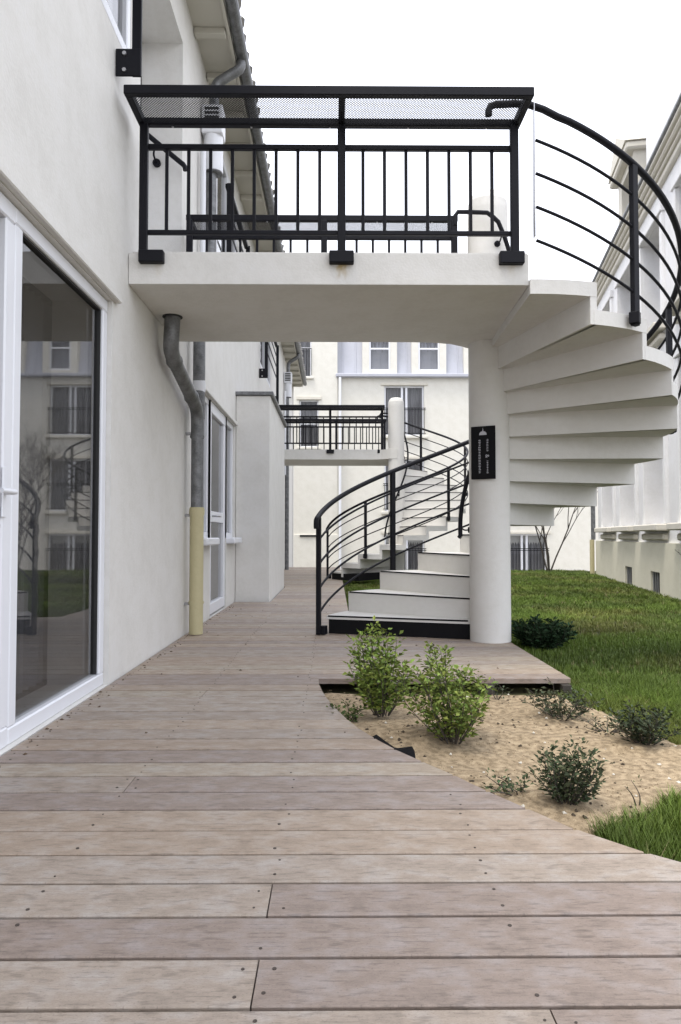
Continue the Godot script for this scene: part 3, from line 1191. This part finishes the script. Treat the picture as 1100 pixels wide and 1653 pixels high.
func make_pipes() -> void:
	var X := -1.125
	var root := thing("downpipe", Vector3(X, 0, -5.78), "zinc drainpipe bending out of the landing slab into a beige lower pipe", "drainpipe")
	var r := 0.053
	var p := [Vector3(-1.10, 2.30, -4.76), Vector3(-1.105, 2.16, -4.76), Vector3(-1.11, 2.06, -4.80)]
	pipe(root, "outlet", [Vector3(-1.10, 2.30, -4.76), Vector3(-1.10, 2.285, -4.76)], 0.068, M.rubber)
	pipe(root, "bend", dense([Vector3(-1.10, 2.29, -4.765), Vector3(-1.105, 2.17, -4.76), Vector3(-1.115, 2.075, -4.80), Vector3(X, 2.03, -4.93)], 6), r, M.zinc)
	pipe(root, "sloping_pipe", [Vector3(X, 2.035, -4.915), Vector3(X, 1.865, -5.66)], r - 0.003, M.zinc)
	pipe(root, "bend", dense([Vector3(X, 1.885, -5.59), Vector3(X, 1.845, -5.72), Vector3(X, 1.77, -5.78), Vector3(X, 1.60, -5.785)], 6), r, M.zinc)
	collar(root, Vector3(X, 2.03, -4.94), r, 0.05, M.zinc, Vector3(0, -0.22, -0.97).normalized())
	collar(root, Vector3(X, 1.895, -5.54), r, 0.05, M.zinc, Vector3(0, -0.22, -0.97).normalized())
	pipe(root, "pipe", [Vector3(X, 1.62, -5.785), Vector3(X, 1.02, -5.785)], r - 0.004, M.zinc)
	collar(root, Vector3(X, 1.615, -5.785), r, 0.03, M.zinc)
	pipe(root, "lower_pipe", [Vector3(X, 1.03, -5.785), Vector3(X, 0.005, -5.785)], r + 0.003, M.beige_pipe)
	collar(root, Vector3(X, 1.0, -5.785), r + 0.004, 0.07, M.beige_pipe)
	collar(root, Vector3(X, 0.26, -5.785), r + 0.004, 0.03, M.beige_pipe)
	for y in [1.64, 0.97, 0.25]:
		bpart(root, "wall_bracket", Vector3(-1.195, y, -5.785), Vector3(0.05, 0.022, 0.03), M.bolt)
	# roof drain with hopper beyond the landing door
	for d in [[-6.4, "zinc swan neck drain with white hopper on the wall past the landing"], [-16.9, "white hopper and drainpipe high on the wall beyond the second landing"]]:
		var z: float = d[0]
		var hp := thing("rain_hopper", Vector3(-1.1, 2.6, z), d[1], "drainpipe", "roof drains on the long white wall")
		pipe(hp, "swan_neck", dense([Vector3(-0.87, 5.19, z), Vector3(-0.88, 5.12, z), Vector3(-1.0, 5.04, z), Vector3(-1.1, 4.95, z), Vector3(-1.11, 4.72, z)], 5), 0.045, M.zinc)
		var bx := bpart(hp, "hopper", Vector3(-1.115, 4.60, z), Vector3(0.19, 0.26, 0.19), M.pvc, 0.008)
		for k in 5:
			bpart(bx, "grille_bar", Vector3(-1.115, 4.53 + k * 0.04, z + 0.098), Vector3(0.13, 0.022, 0.012), M.rubber, 0.002)
		pipe(hp, "white_sleeve", [Vector3(-1.115, 4.47, z), Vector3(-1.115, 4.14, z)], 0.088, M.pvc)
		pipe(hp, "sleeve_end", [Vector3(-1.115, 4.145, z), Vector3(-1.115, 4.13, z)], 0.082, M.zinc)
		if z > -8:
			pipe(hp, "pipe", dense([Vector3(-1.135, 4.14, z), Vector3(-1.135, 3.3, z), Vector3(-1.135, 3.0, -6.2), Vector3(-1.13, 2.75, -5.9), Vector3(-1.13, 2.45, -5.87), Vector3(-1.13, 1.78, -5.87)], 6), 0.05, M.zinc)
		else:
			pipe(hp, "pipe", [Vector3(-1.135, 4.14, z), Vector3(-1.135, 0.0, z)], 0.05, M.zinc)
		pipe(hp, "cable_pipe", [Vector3(-1.17, 4.25, z + 0.2), Vector3(-1.17, 2.25, z + 0.2)], 0.025, M.pvc)
		if z > -8:
			collar(hp, Vector3(-1.13, 2.05, -5.87), 0.05, 0.1, M.pvc)

# ---------------------------------------------------------------- building at the back
func make_back_building() -> void:
	var root := thing("apartment_building", Vector3(4, -1.35, -25), "cream apartment block with grey zinc mansard roof closing the courtyard", "building")
	var Z := -25.0
	var u := Vector3.RIGHT
	var n := Vector3(0, 0, 1)
	var rows := [[-0.62, 1.5], [1.68, 1.86], [4.37, 1.80]]
	var cols := [[1.78, 1.42], [5.95, 1.6], [10.2, 1.6]]
	var holes := []
	for c in cols:
		for r in rows:
			holes.append([c[0], c[0] + c[1], r[0], r[0] + r[1]])
	var left := [[-1.24, 0.68, 3.95, 1.68], [-1.36, 0.55, 6.45, 2.1], [-4.5, 0.9, 3.95, 1.68], [-4.5, 0.9, 6.45, 2.1]]
	var s := ST()
	panel(s, Vector3(0, 0, Z), u, Vector3.UP, n, [0.11, 14.0, -1.35, 6.5], holes, 0.3)
	part(root, "wall", s, M.far_wall)
	var hl := []
	for l in left:
		hl.append([l[0], l[0] + l[1], l[2], l[2] + l[3]])
	s = ST()
	panel(s, Vector3(0, 0, Z + 0.12), u, Vector3.UP, n, [-7.0, 0.11, -1.35, 8.9], hl, 0.42)
	part(root, "wall", s, M.far_wall)
	s = ST()
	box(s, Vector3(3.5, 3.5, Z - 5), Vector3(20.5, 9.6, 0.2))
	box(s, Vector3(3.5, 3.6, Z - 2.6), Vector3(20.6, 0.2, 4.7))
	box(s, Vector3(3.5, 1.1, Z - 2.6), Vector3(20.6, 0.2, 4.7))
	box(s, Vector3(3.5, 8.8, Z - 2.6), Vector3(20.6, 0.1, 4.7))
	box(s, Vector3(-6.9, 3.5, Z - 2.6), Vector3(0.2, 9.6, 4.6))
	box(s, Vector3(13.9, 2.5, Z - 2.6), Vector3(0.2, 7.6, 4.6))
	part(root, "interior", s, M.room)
	# plinth with a dark slot, left of the drain
	s = ST()
	box(s, Vector3(-3.4, -0.24, Z + 0.15), Vector3(7.1, 2.2, 0.10), Basis.IDENTITY, 0.01)
	part(root, "plinth", s, M.far_wall)
	bpart(root, "vent_slot", Vector3(-0.85, 0.81, Z + 0.215), Vector3(0.72, 0.07, 0.04), M.rubber)
	# windows with sills, lintels and little rails
	for c in cols:
		for r in rows:
			var w := window(root, "window", Vector3(c[0], r[0], Z - 0.12), u, n, c[1], r[1], 0.06, [0.45, 0.56], 0.16)
			bpart(w, "sill", Vector3(c[0] + c[1] * 0.5, r[0] - 0.05, Z + 0.04), Vector3(c[1] + 0.24, 0.09, 0.16), M.far_wall, 0.01)
			bpart(w, "lintel", Vector3(c[0] + c[1] * 0.5, r[0] + r[1] + 0.05, Z + 0.02), Vector3(c[1] + 0.24, 0.10, 0.06), M.stone, 0.01)
			s = ST()
			for y in [0.98, 0.92, 0.08]:
				tube(s, [Vector3(c[0] - 0.05, r[0] + y, Z + 0.06), Vector3(c[0] + c[1] + 0.05, r[0] + y, Z + 0.06)], 0.014, 6)
			for k in 14:
				var x: float = c[0] + c[1] * k / 13.0
				tube(s, [Vector3(x, r[0] + 0.08, Z + 0.06), Vector3(x, r[0] + 0.98, Z + 0.06)], 0.008, 5)
			part(w, "guard", s, M.black)
			if r == rows[0]:
				s = ST()
				for k in 16:
					var x0: float = c[0] + 0.07 + (c[1] - 0.14) * k / 16.0
					var x1: float = c[0] + 0.07 + (c[1] - 0.14) * (k + 1) / 16.0
					var ty: float = r[0] + r[1] - 0.06
					face(s, [Vector3(x0, ty, Z - 0.2), Vector3(x1, ty, Z - 0.2), Vector3(x1, ty - 0.22, Z - 0.2), Vector3(x0, ty - 0.22, Z - 0.2)], n)
					face(s, [Vector3(x0, ty - 0.22, Z - 0.2), Vector3(x1, ty - 0.22, Z - 0.2), Vector3((x0 + x1) * 0.5, ty - 0.33, Z - 0.2)], n)
				part(w, "lace_valance", s, M.lace)
	for l in left:
		var w := window(root, "window", Vector3(l[0], l[2], Z - 0.02), u, n, l[1], l[3], 0.05, [], 0.16, [0.5])
		bpart(w, "lintel", Vector3(l[0] + l[1] * 0.5, l[2] + l[3] + 0.06, Z + 0.14), Vector3(l[1] + 0.2, 0.12, 0.06), M.stone, 0.01)
		bpart(w, "sill", Vector3(l[0] + l[1] * 0.5, l[2] - 0.04, Z + 0.15), Vector3(l[1] + 0.16, 0.08, 0.12), M.far_wall, 0.01)
		s = ST()
		tube(s, [Vector3(l[0], l[2] + 1.0, Z + 0.17), Vector3(l[0] + l[1], l[2] + 1.0, Z + 0.17)], 0.014, 6)
		for k in 7:
			var x: float = l[0] + l[1] * k / 6.0
			tube(s, [Vector3(x, l[2] + 0.05, Z + 0.17), Vector3(x, l[2] + 1.0, Z + 0.17)], 0.008, 5)
		part(w, "guard", s, M.black)
	# mansard with standing seams, gutter, dormers
	s = ST()
	var b0 := Vector3(0.11, 6.52, Z - 0.05)
	face(s, [b0, Vector3(14, 6.52, Z - 0.05), Vector3(14, 8.75, Z - 0.45), Vector3(0.11, 8.75, Z - 0.45)], Vector3(0, 0.2, 1))
	var ms := part(root, "mansard_roof", s, M.mansard)
	for k in 30:
		var x := 0.3 + k * 0.46
		var t := ST()
		bar(t, Vector3(x, 6.53, Z - 0.04), Vector3(x, 8.74, Z - 0.44), 0.025, 0.04)
		part(ms, "seam", t, M.mansard)
	s = ST()
	face(s, [Vector3(0.1, 8.76, Z - 0.4), Vector3(14, 8.76, Z - 0.4), Vector3(14, 9.4, Z - 4.9), Vector3(0.1, 9.4, Z - 4.9)], Vector3.UP)
	part(root, "upper_roof", s, M.mansard)
	bpart(root, "roof_cornice", Vector3(7.05, 6.50, Z + 0.08), Vector3(14.0, 0.12, 0.26), M.mansard, 0.02)
	for x in [1.62, 3.38, 5.25, 7.2, 9.1]:
		var dz := Z + 0.0
		s = ST()
		panel(s, Vector3(x, 6.58, dz), u, Vector3.UP, n, [-0.62, 0.62, 0, 1.95], [[-0.38, 0.38, 0.12, 1.72]], 0.12)
		box(s, Vector3(x - 0.57, 7.55, dz - 0.36), Vector3(0.1, 1.93, 0.48))
		box(s, Vector3(x + 0.57, 7.55, dz - 0.36), Vector3(0.1, 1.93, 0.48))
		box(s, Vector3(x, 8.58, dz - 0.26), Vector3(1.36, 0.1, 0.7), Basis.IDENTITY, 0.02)
		var dm := part(root, "dormer", s, M.far_wall)
		var wn := window(dm, "window", Vector3(x - 0.38, 6.70, dz - 0.05), u, n, 0.76, 1.6, 0.06, [], 0.2, [0.5])
	# rainwater pipe
	s = ST()
	tube(s, [Vector3(0.2, 6.42, Z + 0.17), Vector3(0.2, -1.3, Z + 0.17)], 0.05, 10)
	part(root, "rain_pipe", s, M.pvc)

# ---------------------------------------------------------------- classical building on the right
func make_right_building() -> void:
	var root := thing("stone_building", Vector3(6.0, -0.3, -16.0), "tall pale classical building with moulded cornice and cream plinth beside the lawn", "building")
	var d := Vector3(-0.1916, 0, 0.9815).normalized()
	var nn := d.cross(Vector3.UP)
	root.transform = Transform3D(Basis(d, Vector3.UP, nn), Vector3(6.0, -0.3, -16.0))
	org[root] = Vector3(0, -0.3, 0)   # parts are built along the facade: x towards the camera, z outwards
	var L := 8.6
	var wins := [[0.75, 1.15], [2.65, 1.2], [4.55, 1.2], [6.6, 1.2]]
	var holes := []
	for w in wins:
		holes.append([w[0], w[0] + w[1], 0.98, 3.25])
		holes.append([w[0], w[0] + w[1], 3.95, 5.6])
	var u := Vector3.RIGHT
	var n := Vector3(0, 0, 1)
	var s := ST()
	panel(s, Vector3.ZERO, u, Vector3.UP, n, [0.0, L, 0.70, 6.32], holes, 0.45)
	part(root, "wall", s, M.pale_wall)
	var vents := [[3.05, 3.62, -0.08, 0.25], [4.95, 5.5, -0.08, 0.25], [6.9, 7.5, -0.08, 0.25]]
	s = ST()
	panel(s, Vector3(0, 0, 0.05), u, Vector3.UP, n, [-0.05, L, -1.3, 0.70], vents, 0.5)
	part(root, "plinth", s, M.plinth)
	s = ST()
	box(s, Vector3(L * 0.5, 2.5, -4.2), Vector3(L, 8.0, 0.2))
	box(s, Vector3(0.1, 2.5, -2.2), Vector3(0.2, 7.5, 3.6))
	box(s, Vector3(L - 0.1, 2.5, -2.2), Vector3(0.2, 7.5, 3.6))
	box(s, Vector3(L * 0.5, 3.6, -2.3), Vector3(L - 0.5, 0.2, 3.6))
	box(s, Vector3(L * 0.5, 0.6, -2.3), Vector3(L - 0.5, 0.15, 3.6))
	part(root, "outer_wall", s, M.pale_wall)
	for v in vents:
		var c := Vector3((v[0] + v[1]) * 0.5, 0.085, 0.0)
		var g := bpart(root, "basement_vent", c, Vector3(v[1] - v[0], 0.33, 0.02), M.rubber)
		for k in 4:
			bpart(g, "grille_bar", c + Vector3(lerpf(-0.2, 0.2, k / 3.0), 0, 0.022), Vector3(0.02, 0.33, 0.02), M.bolt)
	for w in wins:
		for y in [[0.98, 2.27], [3.95, 1.65]]:
			var wn := window(root, "window", Vector3(w[0], y[0], -0.30), u, n, w[1], y[1], 0.07, [0.5], 0.12, [0.36, 0.7])
			bpart(wn, "sill", Vector3(w[0] + w[1] * 0.5, y[0] - 0.05, 0.06), Vector3(w[1] + 0.3, 0.10, 0.26), M.stone, 0.015)
			bpart(wn, "sill_moulding", Vector3(w[0] + w[1] * 0.5, y[0] - 0.19, 0.02), Vector3(w[1] + 0.12, 0.10, 0.12), M.stone, 0.02)
			for x in [w[0] - 0.07, w[0] + w[1] + 0.07]:
				bpart(wn, "surround", Vector3(x, y[0] + y[1] * 0.5, 0.02), Vector3(0.13, y[1], 0.06), M.pale_wall, 0.01)
			bpart(wn, "lintel", Vector3(w[0] + w[1] * 0.5, y[0] + y[1] + 0.08, 0.03), Vector3(w[1] + 0.3, 0.15, 0.08), M.pale_wall, 0.01)
	# cornice: stepped mouldings and a dark gutter edge
	var cor := bpart(root, "cornice", Vector3(L * 0.5 - 0.03, 6.06, 0.02), Vector3(L + 0.06, 0.10, 0.08), M.stone, 0.015)
	bpart(cor, "moulding", Vector3(L * 0.5 - 0.05, 6.14, 0.035), Vector3(L + 0.10, 0.06, 0.13), M.stone, 0.015)
	bpart(cor, "moulding", Vector3(L * 0.5 - 0.07, 6.205, 0.055), Vector3(L + 0.14, 0.07, 0.19), M.stone, 0.02)
	bpart(cor, "moulding", Vector3(L * 0.5 - 0.09, 6.265, 0.075), Vector3(L + 0.18, 0.05, 0.24), M.stone, 0.012)
	bpart(cor, "gutter", Vector3(L * 0.5 - 0.11, 6.325, 0.09), Vector3(L + 0.22, 0.07, 0.27), M.zinc, 0.02)
	# roof behind the parapet and taller attic nearer the camera
	s = ST()
	for q in [[Vector3(1.9, 6.33, -0.35), Vector3(4.74, 6.33, -0.35), Vector3(4.74, 7.9, -0.8), Vector3(2.1, 7.9, -0.8)], [Vector3(1.9, 6.33, -0.35), Vector3(2.1, 7.9, -0.8), Vector3(2.1, 7.9, -4.0), Vector3(1.9, 6.33, -4.2)], [Vector3(2.1, 7.9, -0.8), Vector3(4.74, 7.9, -0.8), Vector3(4.74, 8.2, -4.0), Vector3(2.1, 8.2, -4.0)]]:
		face(s, q, Vector3(-0.3, 0.5, 1))
	face(s, [Vector3(0, 6.32, 0), Vector3(L, 6.32, 0), Vector3(L, 6.32, -4.2), Vector3(0, 6.32, -4.2)], Vector3.UP)
	part(root, "roof", s, M.mansard)
	s = ST()
	box(s, Vector3((4.75 + L) * 0.5, 7.43, -2.1), Vector3(L - 4.75, 2.2, 4.15), Basis.IDENTITY, 0.01)
	part(root, "attic", s, M.pale_wall)
	# stone dormer with pediment
	s = ST()
	panel(s, Vector3(0, 6.36, 0.06), u, Vector3.UP, n, [2.95, 4.25, 0, 1.05], [[3.25, 3.95, 0.1, 0.9]], 0.3)
	box(s, Vector3(3.03, 6.88, -0.5), Vector3(0.15, 1.03, 0.84))
	box(s, Vector3(4.17, 6.88, -0.5), Vector3(0.15, 1.03, 0.84))
	var dm := part(root, "dormer", s, M.stone)
	bpart(dm, "entablature", Vector3(3.6, 7.47, -0.3), Vector3(1.5, 0.13, 1.0), M.stone, 0.03)
	s = ST()
	var pa := [Vector3(2.83, 7.54, 0.22), Vector3(4.37, 7.54, 0.22), Vector3(3.6, 8.0, 0.22)]
	var pb := []
	for v in pa:
		pb.append(v + Vector3(0, 0, -1.0))
	face(s, pa, n)
	face(s, pb, -n)
	for k in 3:
		face(s, [pa[k], pa[(k + 1) % 3], pb[(k + 1) % 3], pb[k]], (pa[k] + pa[(k + 1) % 3]) * 0.5 - Vector3(3.6, 7.7, 0.22))
	part(dm, "pediment", s, M.stone)
	window(dm, "window", Vector3(3.25, 6.46, -0.1), u, n, 0.7, 0.8, 0.05, [0.5])
	bpart(dm, "window_back", Vector3(3.6, 6.88, -0.5), Vector3(0.9, 0.95, 0.04), M.room)
	# corner rainwater pipe
	s = ST()
	tube(s, [Vector3(-0.07, 6.0, 0.1), Vector3(-0.07, 0.72, 0.1)], 0.05, 10)
	var rp := part(root, "rain_pipe", s, M.zinc)
	s = ST()
	tube(s, [Vector3(-0.07, 0.72, 0.13), Vector3(-0.07, -0.1, 0.13)], 0.052, 10)
	part(rp, "lower_pipe", s, M.beige_pipe)

# ---------------------------------------------------------------- sign
func make_sign() -> void:
	var c := Vector3(1.121, 1.428, -5.288)
	var root := thing("sign", c, "small black name plate with white emblem on the staircase column", "sign")
	var an := deg_to_rad(-27.0)
	var B := Basis(Vector3.UP, an)
	bpart(root, "plate", c, Vector3(0.185, 0.40, 0.012), M.plinth_black, 0.002, B)
	mat("sign_white", lin(0.45, 0.45, 0.48), 0.5)
	var s := ST()
	# emblem: a little domed crest with a spike
	var f := 0.0078
	for pts in [[Vector2(-0.029, -0.012), Vector2(0.029, -0.012), Vector2(0.026, 0.003), Vector2(0.016, 0.013), Vector2(0.0, 0.017), Vector2(-0.016, 0.013), Vector2(-0.026, 0.003)], [Vector2(-0.004, 0.016), Vector2(0.004, 0.016), Vector2(0.0, 0.046)]]:
		for i in range(1, pts.size() - 1):
			var q := []
			for k in [0, i, i + 1]:
				q.append(c + B * Vector3(pts[k].x, pts[k].y + 0.145, f))
			face(s, q, B * Vector3(0, 0, 1))
	part(root, "emblem", s, M.sign_white)
	# two lines of small upright lettering, too small to read: strokes only, and an ampersand between the words
	s = ST()
	rng.seed = 21
	var y := 0.098
	while y > -0.155:
		var hh := rng.randf_range(0.005, 0.009)
		stroke(s, c, B, -0.026, y - hh * 0.5, rng.randf_range(0.012, 0.019), hh * 0.55, f)
		stroke(s, c, B, -0.026 + rng.randf_range(-0.007, 0.007), y - hh * 0.5, 0.004, hh, f)
		y -= hh + 0.005
	for seg in [[0.100, 0.006], [-0.062, -0.150]]:
		y = seg[0]
		while y > seg[1]:
			var hh := rng.randf_range(0.005, 0.009)
			stroke(s, c, B, 0.034, y - hh * 0.5, rng.randf_range(0.010, 0.017), hh * 0.5, f)
			stroke(s, c, B, 0.034 + rng.randf_range(-0.006, 0.006), y - hh * 0.5, 0.004, hh, f)
			y -= hh + 0.005
	part(root, "lettering", s, M.sign_white).set_meta("kind", "stuff")
	var tm := TextMesh.new()
	tm.text = "&"
	tm.font_size = 16
	tm.pixel_size = 0.0022
	tm.depth = 0.001
	tm.material = M.sign_white
	var o := MeshInstance3D.new()
	o.name = "ampersand"
	o.mesh = tm
	root.add_child(o)
	o.transform = Transform3D(B * Basis(Vector3(0, 0, 1), -PI / 2), B * Vector3(0.034, -0.028, f))

func stroke(s: SurfaceTool, c: Vector3, B: Basis, x: float, y: float, w: float, h: float, f: float) -> void:
	var q := []
	for k in [[-1, -1], [1, -1], [1, 1], [-1, 1]]:
		q.append(c + B * Vector3(x + k[0] * w * 0.5, y + k[1] * h * 0.5, f))
	face(s, q, B * Vector3(0, 0, 1))

# ---------------------------------------------------------------- plants
func leaf(s: SurfaceTool, at: Vector3, dir: Vector3, L: float, w: float, col: Vector3) -> void:
	var side := dir.cross(Vector3.UP)
	if side.length() < 0.05:
		side = Vector3.RIGHT
	side = side.normalized().rotated(dir.normalized(), rng.randf_range(-0.9, 0.9))
	var up := side.cross(dir.normalized())
	var mid := at + dir * L * 0.5
	var tip := at + dir * L - up * L * 0.12
	var c := Color(col.x, col.y, col.z)
	for q in [[at, mid + side * w * 0.5 + up * w * 0.18, tip], [at, tip, mid - side * w * 0.5 + up * w * 0.18]]:
		var nn: Vector3 = (q[2] - q[0]).cross(q[1] - q[0]).normalized()
		for v in q:
			s.set_normal(nn)
			s.set_color(c)
			s.add_vertex(v)

func shrub(at: Vector3, h: float, rad: float, stems: int, per: int, leafL: float, key: String, base_col: Vector3, lean: Vector3, label: String, category := "shrub", sdv := 1) -> void:
	rng.seed = 1000 + sdv
	var root := thing("shrub", at, label, category, "plants in the sandy bed")
	var st := ST()
	var lf := ST()
	for k in stems:
		var a := TAU * k / stems + rng.randf_range(-0.5, 0.5)
		var out := Vector3(cos(a), 0, sin(a)) * rad * sqrt(rng.randf_range(0.05, 1.0))
		var hh := h * rng.randf_range(0.55, 1.0) * (1.0 - 0.35 * out.length() / rad)
		var p0 := at + out * 0.22
		var p1 := at + out * 0.75 + lean * 0.4 + Vector3(0, hh * 0.55, 0)
		var p2 := at + out + lean + Vector3(rng.randf_range(-0.03, 0.03), hh, rng.randf_range(-0.03, 0.03))
		var path := dense([p0, p1, p2], 3)
		var rr := []
		for i in path.size():
			rr.append(lerpf(0.0030, 0.0008, float(i) / (path.size() - 1)))
		tube(st, path, rr, 5, false)
		for j in per:
			var t := pow(rng.randf(), 0.8) * 0.92 + 0.08
			var f := t * (path.size() - 1)
			var i0 := mini(int(f), path.size() - 2)
			var pos: Vector3 = path[i0].lerp(path[i0 + 1], f - i0)
			var al := rng.randf() * TAU
			var dir := Vector3(cos(al), rng.randf_range(-0.1, 0.9), sin(al)).normalized()
			# short side twig
			var tw := pos + dir * rng.randf_range(0.0, 0.035)
			leaf(lf, tw, (dir + Vector3(rng.randf_range(-0.4, 0.4), rng.randf_range(-0.2, 0.5), rng.randf_range(-0.4, 0.4))).normalized(), leafL * rng.randf_range(0.6, 1.25), leafL * rng.randf_range(0.42, 0.62), base_col * rng.randf_range(0.5, 1.7) * Vector3(rng.randf_range(0.9, 1.2), 1, 1))
	part(root, "stems", st, M.bark)
	part(root, "foliage", lf, M[key])

func bare_tree(at: Vector3, h: float, sdv: int, label: String) -> void:
	rng.seed = sdv
	var root := thing("bare_tree", at, label, "tree", "leafless trees at the lawn edge")
	var trunk := ST()
	var tw := ST()
	for k in 4:
		var a := TAU * k / 4 + rng.randf()
		var d := Vector3(cos(a) * 0.28, 1, sin(a) * 0.28).normalized()
		branch(trunk, tw, at + Vector3(cos(a), 0, sin(a)) * 0.04, d, h * 0.36, 0.022, 0)
	part(root, "trunk", trunk, M.bark)
	part(root, "crown", tw, M.bark)

func branch(trunk: SurfaceTool, tw: SurfaceTool, p: Vector3, d: Vector3, L: float, r: float, depth: int) -> void:
	var path := [p]
	var dd := d
	for i in 4:
		dd = (dd + Vector3(rng.randf_range(-0.16, 0.16), rng.randf_range(0.0, 0.10), rng.randf_range(-0.16, 0.16))).normalized()
		path.append(path[-1] + dd * L / 4)
	tube(trunk if depth == 0 else tw, path, [r, r * 0.9, r * 0.8, r * 0.7, r * 0.55], 6 if depth < 2 else 4, false)
	if depth >= 4:
		return
	for k in [2, 3, 4, 4]:
		var a := rng.randf() * TAU
		var nd := (dd + Vector3(cos(a), rng.randf_range(-0.1, 0.3), sin(a)) * 0.62).normalized()
		branch(trunk, tw, path[k], nd, L * rng.randf_range(0.55, 0.8), maxf(r * 0.55, 0.003), depth + 1)

func make_plants() -> void:
	shrub(Vector3(0.225, -0.05, -3.38), 0.52, 0.155, 26, 70, 0.031, "leaf_green", Vector3(0.17, 0.235, 0.055), Vector3(-0.02, 0, 0), "tall light green leafy shrub at the back of the sand near deck", "shrub", 1)
	shrub(Vector3(0.49, -0.05, -2.95), 0.44, 0.185, 30, 70, 0.028, "leaf_green", Vector3(0.15, 0.205, 0.05), Vector3(-0.03, 0, -0.02), "broad light green leafy shrub in the middle of the sand", "shrub", 2)
	shrub(Vector3(0.06, -0.07, -3.30), 0.12, 0.08, 8, 22, 0.024, "leaf_dark", Vector3(0.08, 0.115, 0.04), Vector3.ZERO, "small green weed tucked into the deck corner", "weed", 3)
	shrub(Vector3(0.745, -0.06, -2.29), 0.25, 0.105, 22, 56, 0.020, "leaf_dark", Vector3(0.06, 0.078, 0.042), Vector3(0.01, 0, 0), "dark small-leaved shrub on the sand beside the longer grass", "shrub", 4)
	shrub(Vector3(0.60, -0.06, -2.38), 0.07, 0.08, 7, 14, 0.02, "leaf_dark", Vector3(0.07, 0.10, 0.05), Vector3(-0.05, 0, 0), "low trailing sprig beside the dark small-leaved shrub", "weed", 5)
	shrub(Vector3(1.08, -0.06, -3.35), 0.19, 0.17, 15, 34, 0.024, "leaf_dark", Vector3(0.055, 0.066, 0.038), Vector3(-0.02, 0, 0), "sparse dark sprig under the straight deck end", "shrub", 6)
	shrub(Vector3(1.28, -0.06, -2.93), 0.19, 0.12, 18, 56, 0.022, "leaf_deep", Vector3(0.042, 0.055, 0.032), Vector3.ZERO, "dark rounded shrub where the sand meets the lawn", "shrub", 7)
	shrub(Vector3(1.20, -0.06, -3.12), 0.07, 0.12, 9, 12, 0.02, "leaf_dark", Vector3(0.06, 0.07, 0.04), Vector3(0, 0, 0), "scattered low weeds between the two dark shrubs", "weed", 8)
	shrub(Vector3(0.86, -0.06, -3.75), 0.12, 0.05, 4, 10, 0.022, "leaf_dark", Vector3(0.06, 0.08, 0.05), Vector3.ZERO, "thin sprig standing against the straight deck edge", "weed", 9)
	shrub(Vector3(1.60, -0.09, -5.50), 0.30, 0.24, 44, 70, 0.044, "leaf_deep", Vector3(0.026, 0.05, 0.024), Vector3.ZERO, "dense dark green bush on the lawn behind the column", "bush", 10)
	shrub(Vector3(0.97, -0.07, -2.28), 0.14, 0.02, 2, 3, 0.012, "leaf_dark", Vector3(0.1, 0.1, 0.05), Vector3(-0.02, 0, 0), "thin dry stalk at the edge of the longer grass", "weed", 11)
	bare_tree(Vector3(5.35, -0.08, -17.6), 4.3, 31, "leafless shrub tree before the back windows at the lawn end")
	bare_tree(Vector3(5.0, -0.08, -9.2), 0.9, 33, "small leafless shrub at the foot of the cream plinth")

# ---------------------------------------------------------------- build
func _ready() -> void:
	# camera
	var cam := Camera3D.new()
	cam.name = "camera"
	add_child(cam)
	cam.position = Vector3(0, 0.8, 0)
	cam.rotation = Vector3(atan(39.0 / 1140.0), -atan(10.0 / 1140.0), 0)
	cam.fov = rad_to_deg(2.0 * atan(826.5 / 1140.0))
	cam.near = 0.05
	cam.far = 600
	cam.current = true
	# overcast sky
	var we := WorldEnvironment.new()
	we.name = "environment"
	var env := Environment.new()
	env.background_mode = Environment.BG_SKY
	var sky := Sky.new()
	var sm := ProceduralSkyMaterial.new()
	sm.sky_top_color = Color(0.885, 0.90, 0.95)
	sm.sky_horizon_color = Color(0.81, 0.82, 0.845)
	sm.sky_curve = 0.45
	sm.ground_bottom_color = Color(0.45, 0.44, 0.42)
	sm.ground_horizon_color = Color(0.7, 0.7, 0.7)
	sky.sky_material = sm
	env.sky = sky
	env.tonemap_mode = Environment.TONE_MAPPER_LINEAR
	env.tonemap_exposure = 2.85
	env.sdfgi_enabled = true
	env.ssao_enabled = true
	env.ssil_enabled = true
	we.environment = env
	add_child(we)
	var sun := DirectionalLight3D.new()
	sun.name = "sun"
	sun.light_energy = 0.4
	sun.light_angular_distance = 18.0
	sun.light_color = Color(1.0, 0.98, 0.95)
	sun.shadow_enabled = true
	add_child(sun)
	sun.look_at_from_position(Vector3(-1.6, 6, 1.4), Vector3.ZERO)

	make_materials()
	make_ground()
	make_deck()
	make_left_building()
	make_back_building()
	make_right_building()
	mir = false
	make_stairs("white concrete spiral staircase and landing with black name plate on its column")
	mir = true
	make_stairs("farther white spiral staircase and landing beyond the low wing")
	mir = false
	make_pipes()
	make_sign()
	make_plants()
	make_grass()
